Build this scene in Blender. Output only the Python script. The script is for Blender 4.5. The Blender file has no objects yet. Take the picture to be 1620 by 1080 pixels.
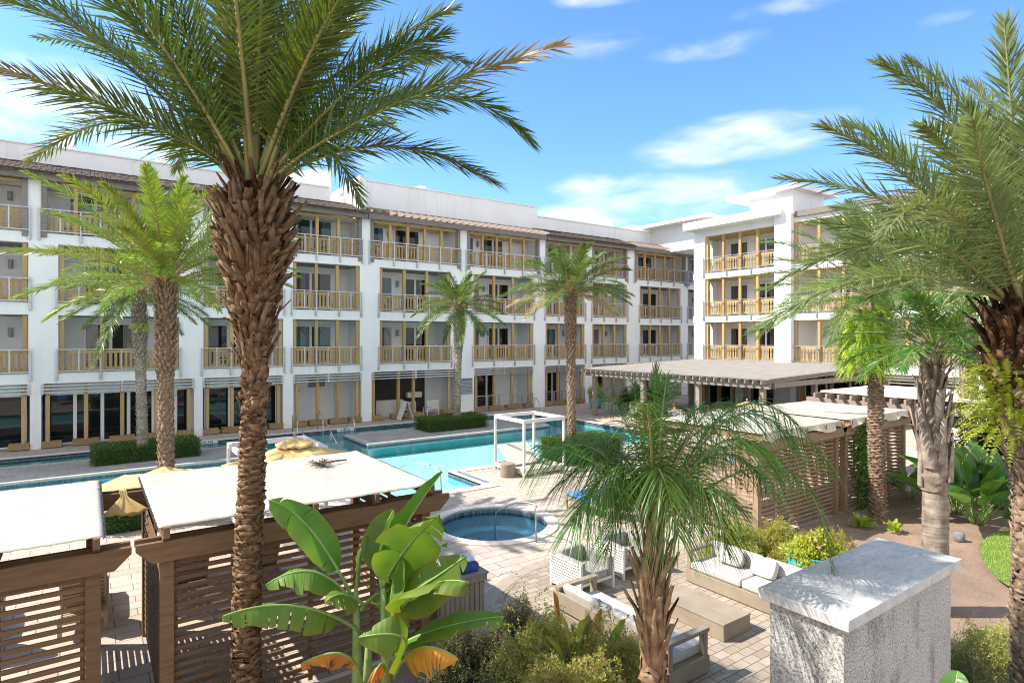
import bpy, math, random
import numpy as np
from mathutils import Vector, Matrix
from mathutils.geometry import tessellate_polygon
R = math.radians
rng = np.random.default_rng(7)
random.seed(7)
scn = bpy.context.scene
COL = scn.collection

# ------------------------------------------------------------------ camera model (used to turn measured bearings into places)
CA = R(35.2); SA, CC = math.sin(CA), math.cos(CA)
FPX, HZ, EYE = 950.0, 533.0, 4.9
def at(px, py, d):
    """bearing + distance along the view axis -> point in metres"""
    l = d * (px - 810) / FPX
    return Vector((d * SA + l * CC, d * CC - l * SA, EYE - d * (py - HZ) / FPX))

# ------------------------------------------------------------------ materials
MATS = {}
class NT:
    def __init__(s, m):
        m.use_nodes = True
        s.t = m.node_tree; s.n = s.t.nodes; s.l = s.t.links
        s.b = s.n.get('Principled BSDF'); s.o = s.n.get('Material Output')
    def new(s, k, **kw):
        x = s.n.new(k)
        for a, b in kw.items(): setattr(x, a, b)
        return x
    def lk(s, a, b): s.l.new(a, b)
    def coord(s, kind='Object'):
        return s.new('ShaderNodeTexCoord').outputs[kind]
    def mapping(s, co, sc):
        m = s.new('ShaderNodeMapping'); m.inputs['Scale'].default_value = sc
        s.lk(co, m.inputs['Vector']); return m.outputs['Vector']
    def noise(s, co, scale, detail=4, rough=.55, dist=0):
        x = s.new('ShaderNodeTexNoise'); s.lk(co, x.inputs['Vector'])
        x.inputs['Scale'].default_value = scale; x.inputs['Detail'].default_value = detail
        x.inputs['Roughness'].default_value = rough; x.inputs['Distortion'].default_value = dist
        return x.outputs['Fac']
    def ramp(s, fac, stops):
        r = s.new('ShaderNodeValToRGB'); s.lk(fac, r.inputs['Fac'])
        e = r.color_ramp.elements
        while len(e) < len(stops): e.new(.5)
        for k, (p, c) in enumerate(stops):
            e[k].position = p; e[k].color = (*c, 1) if len(c) == 3 else c
        return r.outputs['Color']
    def mix(s, f, a, b, mode='MIX'):
        m = s.new('ShaderNodeMix', data_type='RGBA', blend_type=mode)
        if isinstance(f, (int, float)): m.inputs['Factor'].default_value = f
        else: s.lk(f, m.inputs['Factor'])
        for v, k in ((a, 6), (b, 7)):
            if isinstance(v, tuple): m.inputs[k].default_value = (*v, 1)
            else: s.lk(v, m.inputs[k])
        return m.outputs[2]
    def math(s, op, a, b=None, c=None):
        m = s.new('ShaderNodeMath', operation=op)
        for k, v in enumerate((a, b, c)):
            if v is None: continue
            if isinstance(v, (int, float)): m.inputs[k].default_value = v
            else: s.lk(v, m.inputs[k])
        return m.outputs[0]
    def bump(s, h, st=.3, d=.02):
        b = s.new('ShaderNodeBump'); b.inputs['Strength'].default_value = st; b.inputs['Distance'].default_value = d
        s.lk(h, b.inputs['Height']); s.lk(b.outputs[0], s.b.inputs['Normal'])

def mat(name, c1, c2=None, scale=6, rough=.7, metal=0, spec=.4, bump=0, bscale=None, stretch=None, bd=.01, rnd=.0, detail=5, lo=.35, hi=.65):
    m = bpy.data.materials.new(name); MATS[name] = m
    t = NT(m); b = t.b
    b.inputs['Roughness'].default_value = rough; b.inputs['Metallic'].default_value = metal
    b.inputs['Specular IOR Level'].default_value = spec
    if c2 is None:
        b.inputs['Base Color'].default_value = (*c1, 1); col = None
    else:
        co = t.coord()
        if stretch: co = t.mapping(co, stretch)
        f = t.noise(co, scale, detail)
        col = t.ramp(f, [(lo, c1), (hi, c2)])
        if rnd:
            oi = t.new('ShaderNodeObjectInfo').outputs['Random']
            hv = t.new('ShaderNodeHueSaturation'); t.lk(col, hv.inputs['Color'])
            t.lk(t.math('MULTIPLY_ADD', oi, 2 * rnd, 1 - rnd), hv.inputs['Value']); col = hv.outputs[0]
        t.lk(col, b.inputs['Base Color'])
    if bump:
        co2 = t.coord()
        if stretch: co2 = t.mapping(co2, stretch)
        t.bump(t.noise(co2, bscale or scale * 4, 6), bump, bd)
    return m

# stucco with faint drip streaks
def stucco():
    m = bpy.data.materials.new('white_stucco'); MATS['stucco'] = m
    t = NT(m); co = t.coord()
    a = t.noise(co, .7, 5); st = t.noise(t.mapping(co, (2.2, 2.2, .12)), 1.6, 5, .6)
    c = t.ramp(a, [(.3, (.76, .76, .75)), (.7, (.83, .83, .82))])
    s = t.ramp(st, [(.52, (1, 1, 1)), (.82, (.88, .87, .85))])
    t.lk(t.mix(1.0, c, s, 'MULTIPLY'), t.b.inputs['Base Color'])
    t.b.inputs['Roughness'].default_value = .85; t.b.inputs['Specular IOR Level'].default_value = .2
    t.bump(t.noise(co, 45, 3), .25, .01)
stucco()
def wood(name, a, b, grain=(1, 1, 14), sc=2.2, rough=.72, knots=True, rnd=.12):
    m = bpy.data.materials.new(name); MATS[name] = m
    t = NT(m); co = t.coord('Object')
    # grain follows the longest direction poorly on mixed pieces, so blend two stretched noises
    f1 = t.noise(t.mapping(co, grain), sc, 6, .6, .4)
    f2 = t.noise(co, 1.1, 3)
    c = t.ramp(f1, [(.3, a), (.7, b)])
    c = t.mix(t.math('MULTIPLY', f2, .5), c, tuple(x * .72 for x in a))
    if knots:
        v = t.new('ShaderNodeTexVoronoi'); t.lk(co, v.inputs['Vector']); v.inputs['Scale'].default_value = 3.1
        k = t.math('LESS_THAN', v.outputs['Distance'], .06)
        c = t.mix(t.math('MULTIPLY', k, .6), c, tuple(x * .35 for x in a))
    oi = t.new('ShaderNodeObjectInfo').outputs['Random']
    hv = t.new('ShaderNodeHueSaturation'); t.lk(c, hv.inputs['Color'])
    t.lk(t.math('MULTIPLY_ADD', oi, 2 * rnd, 1 - rnd), hv.inputs['Value'])
    t.lk(hv.outputs[0], t.b.inputs['Base Color'])
    t.b.inputs['Roughness'].default_value = rough; t.b.inputs['Specular IOR Level'].default_value = .25
    t.bump(f1, .25, .006)
wood('wood_gold', (.42, .275, .11), (.55, .39, .18))
wood('wood_plinth', (.27, .17, .075), (.38, .25, .115))
wood('wood_weathered', (.19, .165, .15), (.31, .27, .24), (1, 1, 9))
wood('wood_pink', (.27, .21, .175), (.37, .295, .25), (9, 1, 9))
wood('wood_cabana', (.135, .076, .04), (.235, .14, .076), (1.2, 12, 12), 1.6)
wood('wood_cabana_tan', (.3, .185, .115), (.42, .28, .18), (1.2, 12, 12), 1.6)
wood('wood_bar', (.23, .19, .15), (.36, .3, .24), (9, 9, 1))
wood('teak', (.36, .28, .19), (.46, .37, .26), (8, 1, 8), 2, .6, False, .05)
mat('canvas', (.385, .355, .3), (.425, .395, .34), 1.1, .9, bump=.3, bscale=1.6, bd=.06)
mat('canvas_beige', (.6, .52, .43), (.68, .6, .5), 4, .9, bump=.2, bscale=9)
mat('shingle', (.04, .029, .024), (.12, .085, .068), 9, .9, bump=.8, bscale=14, bd=.05)
mat('galv', (.42, .44, .47), (.52, .54, .57), 5, .38, .75)
mat('steel', (.55, .53, .5), (.65, .63, .6), 5, .25, .9)
mat('white_paint', (.6, .585, .55), (.68, .66, .62), 4, .5)
mat('frame_white', (.74, .74, .74), (.8, .8, .8), 4, .5)
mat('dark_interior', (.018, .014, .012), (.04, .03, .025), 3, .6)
mat('fabric_white', (.43, .41, .375), (.5, .475, .44), 5, .95, bump=.3, bscale=120, bd=.003)
mat('fabric_grey', (.26, .245, .23), (.32, .3, .285), 6, .95, bump=.3, bscale=120, bd=.003)
mat('fabric_blue', (.07, .2, .47), (.12, .29, .6), 4, .9, bump=.3, bscale=40, bd=.004)
mat('navy', (.015, .04, .17), (.04, .09, .3), 9, .8, bump=.5, bscale=14, bd=.03)
mat('towel', (.5, .56, .68), (.66, .7, .8), 9, .95, bump=.5, bscale=16, bd=.03)
mat('taupe', (.255, .205, .145), (.31, .255, .185), 3, .6, bump=.1, bscale=60)
mat('yellow', (.55, .375, .14), (.64, .46, .19), 3, .85, bump=.25, bscale=5, bd=.03)
mat('turq', (.04, .33, .36), (.1, .46, .48), 4, .3, spec=.6, bump=.1, bscale=10)
mat('wicker', (.2, .165, .13), (.32, .27, .22), 30, .85, bump=.6, bscale=50, bd=.01, stretch=(1, 1, 3))
mat('black_metal', (.02, .02, .022), (.035, .035, .04), 6, .45)
mat('grey_rock', (.13, .13, .13), (.22, .21, .2), 10, .9)
mat('blackboard', (.05, .055, .06), (.08, .085, .09), 6, .6)
mat('ink', (.03, .035, .04), (.05, .05, .055), 6, .7)
mat('signgrey', (.27, .3, .34), (.36, .39, .42), 20, .6)
mat('signwhite', (.7, .71, .72), (.78, .78, .78), 6, .6)
mat('skin', (.5, .29, .2), (.55, .33, .23), 6, .6)
mat('shirt', (.2, .26, .3), (.27, .33, .37), 6, .9)
mat('shirt_light', (.5, .48, .46), (.58, .56, .53), 6, .9)
mat('hair', (.09, .04, .02), (.16, .07, .03), 12, .6)
mat('hair_dark', (.015, .012, .01), (.04, .03, .025), 12, .6)
mat('chair_tan', (.5, .4, .31), (.58, .48, .38), 8, .8)
mat('pink', (.7, .15, .25), (.8, .25, .35), 8, .7)
mat('orange', (.6, .13, .02), (.7, .2, .04), 6, .8)

def glass(name, tint, curt=None):
    m = bpy.data.materials.new(name); MATS[name] = m
    t = NT(m); co = t.coord('Generated')
    b = t.b; b.inputs['Roughness'].default_value = .03; b.inputs['Specular IOR Level'].default_value = .5
    b.inputs['IOR'].default_value = 1.5
    if curt:
        f = t.noise(t.mapping(t.coord(), (14, 14, .15)), 1.3, 3)
        fold = t.ramp(f, [(.3, tuple(x * .55 for x in curt)), (.7, curt)])
        oi = t.new('ShaderNodeObjectInfo').outputs['Random']
        sp = t.new('ShaderNodeSeparateXYZ'); t.lk(co, sp.inputs[0])
        u = t.math('ABSOLUTE', t.math('SUBTRACT', t.math('MAXIMUM', sp.outputs[0], sp.outputs[1]), .5))
        k = t.math('GREATER_THAN', t.math('ADD', u, t.math('MULTIPLY', oi, .5)), .42)
        t.lk(t.mix(k, tint, fold), b.inputs['Base Color'])
    else: b.inputs['Base Color'].default_value = (*tint, 1)
    t.bump(t.noise(t.coord(), .9, 2), .03, .05)
glass('glass_dark', (.012, .014, .016), (.11, .11, .105))
glass('glass_plain', (.01, .012, .014))
glass('glass_curtain', (.02, .055, .075), (.1, .2, .25))
glass('glass_grey', (.018, .022, .02), (.3, .29, .26))

def pavers(name, a, b, mortar, bw, bh, msz, rot=0., off=.5, bstr=.3):
    m = bpy.data.materials.new(name); MATS[name] = m
    t = NT(m); co = t.coord('Object')
    mp = t.new('ShaderNodeMapping'); mp.inputs['Rotation'].default_value = (0, 0, rot); t.lk(co, mp.inputs['Vector'])
    br = t.new('ShaderNodeTexBrick'); t.lk(mp.outputs[0], br.inputs['Vector'])
    br.inputs['Scale'].default_value = 1; br.inputs['Brick Width'].default_value = bw; br.inputs['Row Height'].default_value = bh
    br.inputs['Mortar Size'].default_value = msz; br.inputs['Mortar Smooth'].default_value = .25; br.inputs['Bias'].default_value = -.1
    br.offset = off
    br.inputs['Color1'].default_value = (*a, 1); br.inputs['Color2'].default_value = (*b, 1); br.inputs['Mortar'].default_value = (*mortar, 1)
    n = t.noise(co, 3.5, 6, .65); n2 = t.noise(co, .35, 4)
    c = t.mix(1.0, br.outputs['Color'], t.ramp(n, [(.25, (.82, .81, .8)), (.75, (1.06, 1.05, 1.04))]), 'MULTIPLY')
    c = t.mix(1.0, c, t.ramp(n2, [(.3, (.86, .85, .84)), (.65, (1.03, 1.02, 1.0))]), 'MULTIPLY')
    t.lk(c, t.b.inputs['Base Color']); t.b.inputs['Roughness'].default_value = .8; t.b.inputs['Specular IOR Level'].default_value = .25
    h = t.math('MULTIPLY_ADD', br.outputs['Fac'], -1.0, t.math('MULTIPLY', t.noise(co, 60, 3), .25))
    t.bump(h, bstr, .01)
pavers('deck', (.45, .385, .325), (.54, .47, .405), (.19, .155, .13), .72, .32, .009, R(0))
pavers('deck_shade', (.36, .335, .32), (.46, .43, .41), (.2, .18, .17), .6, .3, .007, R(0))
pavers('patio', (.33, .27, .21), (.44, .375, .3), (.17, .14, .11), .27, .17, .009, R(0))
mat('roof_sheet', (.22, .2, .18), (.27, .25, .225), 1.5, .85, bump=.15, bscale=30)
mat('coping_shade', (.4, .365, .33), (.48, .44, .4), 5, .8, bump=.15, bscale=40)  # darker copy of coping, building shade over the islands put into its colour
mat('patio_edge', (.29, .24, .185), (.36, .305, .245), 6, .8, bump=.15, bscale=40)
mat('coping', (.6, .52, .44), (.68, .6, .52), 5, .75, bump=.15, bscale=40)
pavers('mosaic', (.05, .1, .17), (.16, .22, .26), (.3, .32, .33), .05, .05, .004)
pavers('pool_tile', (.58, .85, .87), (.61, .87, .89), (.58, .85, .87), .9, .9, .004, 0, .5, .05)
pavers('pool_wall', (.16, .72, .78), (.19, .75, .81), (.16, .72, .78), .9, .9, .004, 0, .5, .05)
pavers('spa_tile', (.2, .55, .68), (.24, .6, .72), (.22, .57, .7), .3, .3, .004, 0, .5, .1)

def water(name, tint, bs, st):
    m = bpy.data.materials.new(name); MATS[name] = m
    t = NT(m); t.n.remove(t.b)
    tr = t.new('ShaderNodeBsdfTransparent'); tr.inputs[0].default_value = (*tint, 1)
    gl = t.new('ShaderNodeBsdfGlossy'); gl.inputs['Roughness'].default_value = .02
    fr = t.new('ShaderNodeFresnel'); fr.inputs['IOR'].default_value = 1.33
    co = t.coord('Object')
    bp = t.new('ShaderNodeBump'); bp.inputs['Strength'].default_value = st; bp.inputs['Distance'].default_value = .05
    h = t.math('ADD', t.noise(co, bs, 3), t.math('MULTIPLY', t.noise(t.mapping(co, (1, 2.2, 1)), bs * .3, 2), 1.5))
    t.lk(h, bp.inputs['Height']); t.lk(bp.outputs[0], gl.inputs['Normal']); t.lk(bp.outputs[0], fr.inputs['Normal'])
    mx = t.new('ShaderNodeMixShader'); t.lk(fr.outputs[0], mx.inputs[0]); t.lk(tr.outputs[0], mx.inputs[1]); t.lk(gl.outputs[0], mx.inputs[2])
    t.lk(mx.outputs[0], t.o.inputs['Surface'])
water('water', (.76, .975, .98), 5, .1)
water('water_spa', (.6, .85, .92), 9, .3)

def leaf(name, a, b, dry, trans=.35, rough=.38, scale=3, rnd=.18, vein=0):
    """leaf blade: colour varies along the plant; 'dry' point attribute browns tips; light passes through"""
    m = bpy.data.materials.new(name); MATS[name] = m
    t = NT(m); co = t.coord('Object')
    c = t.ramp(t.noise(co, scale, 3), [(.35, a), (.65, b)])
    d = t.new('ShaderNodeAttribute', attribute_name='dry')
    c = t.mix(d.outputs['Fac'], c, dry)
    oi = t.new('ShaderNodeObjectInfo').outputs['Random']
    hv = t.new('ShaderNodeHueSaturation'); t.lk(c, hv.inputs['Color'])
    t.lk(t.math('MULTIPLY_ADD', oi, 2 * rnd, 1 - rnd), hv.inputs['Value'])
    t.lk(t.math('MULTIPLY_ADD', oi, .04, .48), hv.inputs['Hue']); c = hv.outputs[0]
    if vein:
        v = t.new('ShaderNodeAttribute', attribute_name='along')
        w = t.math('SINE', t.math('MULTIPLY', v.outputs['Fac'], vein))
        bp = t.new('ShaderNodeBump'); bp.inputs['Strength'].default_value = .13; bp.inputs['Distance'].default_value = .008
        t.lk(w, bp.inputs['Height']); t.lk(bp.outputs[0], t.b.inputs['Normal'])
    t.lk(c, t.b.inputs['Base Color']); t.b.inputs['Roughness'].default_value = rough
    t.b.inputs['Specular IOR Level'].default_value = .5
    tl = t.new('ShaderNodeBsdfTranslucent')
    t.lk(t.mix(1.0, c, (1.35, 1.25, .55), 'MULTIPLY'), tl.inputs['Color'])
    mx = t.new('ShaderNodeMixShader'); mx.inputs[0].default_value = trans
    t.lk(t.b.outputs[0], mx.inputs[1]); t.lk(tl.outputs[0], mx.inputs[2]); t.lk(mx.outputs[0], t.o.inputs['Surface'])
leaf('date_green', (.065, .12, .018), (.115, .175, .03), (.27, .18, .09), .33)
leaf('date_grey', (.13, .2, .075), (.21, .28, .12), (.5, .38, .2), .3)
leaf('date_lime', (.17, .25, .035), (.25, .34, .065), (.55, .42, .15), .3)
leaf('date_mid', (.1, .17, .05), (.16, .235, .075), (.46, .37, .26), .35)
leaf('queen_green', (.06, .145, .018), (.1, .2, .03), (.4, .36, .1), .35, .35)
leaf('banana', (.085, .195, .018), (.13, .26, .032), (.42, .24, .05), .4, .55, 2, .12, 130)
leaf('banana_dead', (.5, .2, .03), (.62, .3, .05), (.25, .09, .03), .35, .7, 3, .1, 130)
leaf('strelitzia', (.07, .19, .035), (.125, .27, .065), (.4, .3, .1), .3, .35, 2, .25, 90)
leaf('hedge_leaf', (.03, .09, .009), (.07, .16, .016), (.14, .2, .03), .3, .5, 7, .05)
leaf('rosemary', (.3, .35, .075), (.47, .5, .15), (.34, .25, .11), .35, .7, 2.2, .15)
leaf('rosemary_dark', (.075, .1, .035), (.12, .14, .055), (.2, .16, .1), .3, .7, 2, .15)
leaf('shrub_yellow', (.28, .29, .04), (.38, .37, .07), (.45, .36, .12), .4, .6, 2, .12)
leaf('fern_lime', (.3, .42, .03), (.42, .52, .06), (.5, .4, .1), .45, .5, 3, .12)
leaf('fern_dark', (.05, .12, .02), (.1, .2, .03), (.3, .3, .1), .35, .5, 3, .2)
leaf('coleus', (.33, .38, .035), (.46, .48, .07), (.45, .4, .08), .4, .5, 6, .1)
leaf('canna', (.24, .34, .04), (.36, .42, .07), (.5, .2, .06), .4, .45, 3, .2)
leaf('tree_green', (.025, .06, .012), (.06, .12, .025), (.2, .2, .05), .25, .5, 3, .2)

def trunkmat(name, dark, mid, light, sc=9, ring=0):
    m = bpy.data.materials.new(name); MATS[name] = m
    t = NT(m); co = t.coord('Object')
    c = t.ramp(t.noise(co, sc, 7, .65), [(.3, dark), (.52, mid), (.72, light)])
    if ring: c = t.mix(1., c, t.ramp(t.noise(t.mapping(co, (.7, .7, 9)), 2.2, 5, .65), [(.35, (.62, .6, .58)), (.6, (1.1, 1.1, 1.1))]), 'MULTIPLY')
    d = t.new('ShaderNodeAttribute', attribute_name='dry')
    c = t.mix(t.math('MULTIPLY', d.outputs['Fac'], .75), c, light)
    n3 = t.noise(co, 1.3, 4)
    c = t.mix(1., c, t.ramp(n3, [(.3, (.72, .72, .7)), (.7, (1.15, 1.12, 1.1))]), 'MULTIPLY')
    t.lk(c, t.b.inputs['Base Color']); t.b.inputs['Roughness'].default_value = .9; t.b.inputs['Specular IOR Level'].default_value = .15
    t.bump(t.noise(t.mapping(co, (1, 1, .3)), sc * 6, 6, .7), .6, .012)
trunkmat('trunk_date', (.06, .032, .018), (.17, .1, .055), (.34, .23, .14), 13)
trunkmat('trunk_head', (.014, .007, .004), (.055, .025, .012), (.21, .115, .06), 11)
trunkmat('trunk_tan', (.1, .066, .044), (.25, .175, .12), (.43, .33, .245), 12)
trunkmat('trunk_grey', (.2, .16, .125), (.33, .275, .22), (.46, .4, .335), 5, 1)
trunkmat('sheath', (.14, .105, .078), (.31, .25, .195), (.47, .4, .33), 7)
trunkmat('fiber', (.17, .1, .055), (.3, .19, .11), (.46, .33, .21))
mat('rachis', (.2, .2, .07), (.3, .27, .1), 4, .6)
mat('rachis_orange', (.33, .2, .06), (.42, .29, .1), 4, .6)
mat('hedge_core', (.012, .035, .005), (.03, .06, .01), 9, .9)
mat('stem_green', (.16, .26, .06), (.25, .34, .1), 6, .5)
mat('twig', (.1, .07, .05), (.18, .13, .1), 9, .9)
mat('stem_brown', (.12, .08, .05), (.2, .13, .08), 9, .9)

def mulchmat():
    m = bpy.data.materials.new('mulch'); MATS['mulch'] = m
    t = NT(m); co = t.coord('Object')
    f = t.noise(t.mapping(co, (1, 3, 1)), 22, 7, .75, 1.5); g = t.noise(co, 1.2, 4)
    c = t.ramp(f, [(.32, (.14, .09, .06)), (.5, (.36, .25, .175)), (.7, (.55, .42, .32))])
    t.lk(t.mix(1., c, t.ramp(g, [(.3, (.75, .75, .75)), (.7, (1.15, 1.1, 1.1))]), 'MULTIPLY'), t.b.inputs['Base Color'])
    t.b.inputs['Roughness'].default_value = .95
    t.bump(f, .9, .04)
mulchmat()
mat('lawn_soil', (.08, .14, .03), (.13, .2, .05), 12, .95, bump=.6, bscale=60)
def pillarmat():
    m = bpy.data.materials.new('tabby_stucco'); MATS['tabby'] = m
    t = NT(m); co = t.coord('Object')
    n = t.noise(co, 50, 4, .75); bl = t.noise(co, 2.0, 5, .6)
    c = t.ramp(n, [(.39, (.1, .096, .09)), (.475, (.4, .385, .36)), (.62, (.56, .545, .51))])
    st = t.noise(t.mapping(co, (1.6, 1.6, .75)), 1.7, 8, .75)
    sp = t.new('ShaderNodeSeparateXYZ'); t.lk(co, sp.inputs[0])
    c = t.mix(1., c, t.ramp(st, [(.5, (1.05, 1.05, 1.05)), (.68, (.45, .45, .43))]), 'MULTIPLY')
    c = t.mix(1., c, t.ramp(bl, [(.3, (.85, .85, .84)), (.7, (1.08, 1.08, 1.07))]), 'MULTIPLY')
    t.lk(c, t.b.inputs['Base Color']); t.b.inputs['Roughness'].default_value = .95
    t.bump(n, .7, .012)
    m = bpy.data.materials.new('weathered_cap'); MATS['cap'] = m
    t = NT(m); co = t.coord('Object')
    s = t.noise(t.mapping(co, (1.0, 2.6, 1)), 2.6, 7, .68, .8); n = t.noise(co, 30, 4)
    c = t.ramp(s, [(.34, (.38, .375, .36)), (.5, (.48, .47, .45)), (.66, (.56, .55, .52))])
    c = t.mix(1., c, t.ramp(n, [(.3, (.85, .85, .85)), (.6, (1.05, 1.05, 1.05))]), 'MULTIPLY')
    t.lk(c, t.b.inputs['Base Color']); t.b.inputs['Roughness'].default_value = .75
    t.bump(n, .15, .01)
pillarmat()

# ------------------------------------------------------------------ mesh building
class MB:
    def __init__(s): s.v = []; s.f = []; s.mi = []; s.attr = None
    def add(s, vs, fs, mi=0):
        o = len(s.v); s.v += [tuple(p) for p in vs]
        for f in fs: s.f.append(tuple(i + o for i in f)); s.mi.append(mi)
    def box(s, x0, y0, z0, x1, y1, z1, mi=0):
        x0, x1 = min(x0, x1), max(x0, x1); y0, y1 = min(y0, y1), max(y0, y1); z0, z1 = min(z0, z1), max(z0, z1)
        s.add([(x0, y0, z0), (x1, y0, z0), (x1, y1, z0), (x0, y1, z0), (x0, y0, z1), (x1, y0, z1), (x1, y1, z1), (x0, y1, z1)],
              [(0, 3, 2, 1), (4, 5, 6, 7), (0, 1, 5, 4), (1, 2, 6, 5), (2, 3, 7, 6), (3, 0, 4, 7)], mi)
    def mbox(s, M, sx, sy, sz, mi=0):
        vs = [M @ Vector((a * sx / 2, b * sy / 2, c * sz / 2)) for c in (-1, 1) for a, b in ((-1, -1), (1, -1), (1, 1), (-1, 1))]
        s.add(vs, [(0, 3, 2, 1), (4, 5, 6, 7), (0, 1, 5, 4), (1, 2, 6, 5), (2, 3, 7, 6), (3, 0, 4, 7)], mi)
    def bar(s, p, q, w, h, mi=0):
        p, q = Vector(p), Vector(q); d = q - p; L = d.length; d.normalize()
        up = Vector((0, 0, 1)) if abs(d.z) < .95 else Vector((0, 1, 0))
        sd = d.cross(up).normalized(); up = sd.cross(d)
        M = Matrix((sd, d, up)).transposed().to_4x4(); M.translation = (p + q) / 2
        s.mbox(M, w, L, h, mi)
    def tube(s, pts, r, n=8, mi=0, cap=True):
        pts = [Vector(p) for p in pts]; rs = r if hasattr(r, '__len__') else [r] * len(pts)
        ring0 = len(s.v); prev = None; vs = []
        for i, p in enumerate(pts):
            t = (pts[min(i + 1, len(pts) - 1)] - pts[max(i - 1, 0)]).normalized()
            if prev is None:
                a = Vector((0, 0, 1)) if abs(t.z) < .9 else Vector((1, 0, 0)); u = t.cross(a).normalized()
            else: u = (prev - t * prev.dot(t)).normalized()
            prev = u; w = t.cross(u)
            for k in range(n):
                a = 2 * math.pi * k / n; vs.append(p + (u * math.cos(a) + w * math.sin(a)) * rs[i])
        fs = []
        for i in range(len(pts) - 1):
            for k in range(n):
                fs.append((i * n + k, i * n + (k + 1) % n, (i + 1) * n + (k + 1) % n, (i + 1) * n + k))
        if cap: fs.append(tuple(range(n - 1, -1, -1))); fs.append(tuple((len(pts) - 1) * n + k for k in range(n)))
        s.add(vs, fs, mi)
    def lathe(s, prof, c=(0, 0, 0), n=24, mi=0):
        vs = []; fs = []
        for r, z in prof:
            for k in range(n):
                a = 2 * math.pi * k / n; vs.append((c[0] + r * math.cos(a), c[1] + r * math.sin(a), c[2] + z))
        for i in range(len(prof) - 1):
            for k in range(n): fs.append((i * n + k, i * n + (k + 1) % n, (i + 1) * n + (k + 1) % n, (i + 1) * n + k))
        s.add(vs, fs, mi)
    def prism(s, poly, a0, a1, axis='z', mi=0):
        """poly of 2-D points swept along an axis (ccw)"""
        n = len(poly)
        def p3(p, a): return {'z': (p[0], p[1], a), 'y': (p[0], a, p[1]), 'x': (a, p[0], p[1])}[axis]
        vs = [p3(p, a0) for p in poly] + [p3(p, a1) for p in poly]
        fs = [tuple(range(n - 1, -1, -1)), tuple(range(n, 2 * n))] + [(i, (i + 1) % n, (i + 1) % n + n, i + n) for i in range(n)]
        s.add(vs, fs, mi)
    def sheet(s, outer, holes, z, mi=0):
        polys = [[Vector((x, y, 0)) for x, y in outer]] + [[Vector((x, y, 0)) for x, y in h] for h in holes]
        flat = [p for pl in polys for p in pl]
        fs = []
        for t in tessellate_polygon(polys):
            a, b, c = (flat[i] for i in t)
            fs.append(tuple(t) if (b - a).cross(c - a).z > 0 else tuple(reversed(t)))
        s.add([(p.x, p.y, z) for p in flat], fs, mi)
    def build(s, name, mats, parent=None, smooth=False, bevel=0, origin=None, fixn=True):
        me = bpy.data.meshes.new(name)
        og = origin if origin is not None else (WLOC.get(parent.name, (0, 0, 0)) if parent else (0, 0, 0))
        og = Vector(og)
        me.from_pydata([Vector(p) - og for p in s.v], [], s.f)
        mats = mats if isinstance(mats, (list, tuple)) else [mats]
        for m in mats: me.materials.append(MATS[m])
        if len(mats) > 1: me.polygons.foreach_set('material_index', s.mi)
        if smooth: me.polygons.foreach_set('use_smooth', [True] * len(me.polygons))
        me.validate(); me.update()
        if fixn:
            import bmesh
            bm = bmesh.new(); bm.from_mesh(me); bmesh.ops.recalc_face_normals(bm, faces=bm.faces); bm.to_mesh(me); bm.free()
        o = bpy.data.objects.new(name, me); COL.objects.link(o)
        if parent: o.parent = parent; WLOC[o.name] = tuple(og)
        else: o.location = og; WLOC[o.name] = tuple(og)
        if bevel:
            b = o.modifiers.new('bevel', 'BEVEL'); b.width = bevel; b.segments = 2; b.limit_method = 'ANGLE'; b.angle_limit = R(40)
        return o
WLOC = {}
def arr_obj(name, V, F, matn, parent=None, origin=None, attrs=None, smooth=False):
    """numpy verts + list of index arrays (each (k,3) or (k,4))"""
    me = bpy.data.meshes.new(name)
    og = np.array(origin if origin is not None else (WLOC.get(parent.name, (0, 0, 0)) if parent else (0, 0, 0)), float)
    V = np.asarray(V, float) - og
    me.vertices.add(len(V)); me.vertices.foreach_set('co', V.ravel())
    loops = np.concatenate([f.ravel() for f in F]); tot = np.concatenate([np.full(len(f), f.shape[1]) for f in F])
    st = np.concatenate([[0], np.cumsum(tot)[:-1]])
    me.loops.add(len(loops)); me.loops.foreach_set('vertex_index', loops.astype(np.int32))
    me.polygons.add(len(tot)); me.polygons.foreach_set('loop_start', st.astype(np.int32))
    try: me.polygons.foreach_set('loop_total', tot.astype(np.int32))
    except Exception: pass
    if smooth: me.polygons.foreach_set('use_smooth', np.ones(len(tot), bool))
    for k, a in (attrs or {}).items():
        at_ = me.attributes.new(k, 'FLOAT', 'POINT'); at_.data.foreach_set('value', np.asarray(a, np.float32))
    me.materials.append(MATS[matn]); me.update(calc_edges=True)
    o = bpy.data.objects.new(name, me); COL.objects.link(o)
    if parent: o.parent = parent
    else: o.location = og
    WLOC[o.name] = tuple(og)
    return o
def tag(o, label=None, cat=None, group=None, kind=None):
    if label: o['label'] = label
    if cat: o['category'] = cat
    if group: o['group'] = group
    if kind: o['kind'] = kind
    return o
def thing(name, loc, label, cat, group=None, rz=0):
    o = bpy.data.objects.new(name, None); COL.objects.link(o); o.location = loc; o.rotation_euler = (0, 0, rz)
    o.empty_display_size = .2
    WLOC[o.name] = tuple(loc)
    return tag(o, label, cat, group)
def proto(name, label, cat, group=None):
    return thing(name, (0, 0, 0), label, cat, group)
def copy_tree(o, parent=None):
    c = o.copy(); COL.objects.link(c)
    if parent: c.parent = parent
    for ch in o.children: copy_tree(ch, c)
    return c
def place(o, loc, rz=0, label=None):
    o.location = loc; o.rotation_euler = (0, 0, rz)
    if label: o['label'] = label
    return o
def struct(o): o['kind'] = 'structure'; return o
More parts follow.
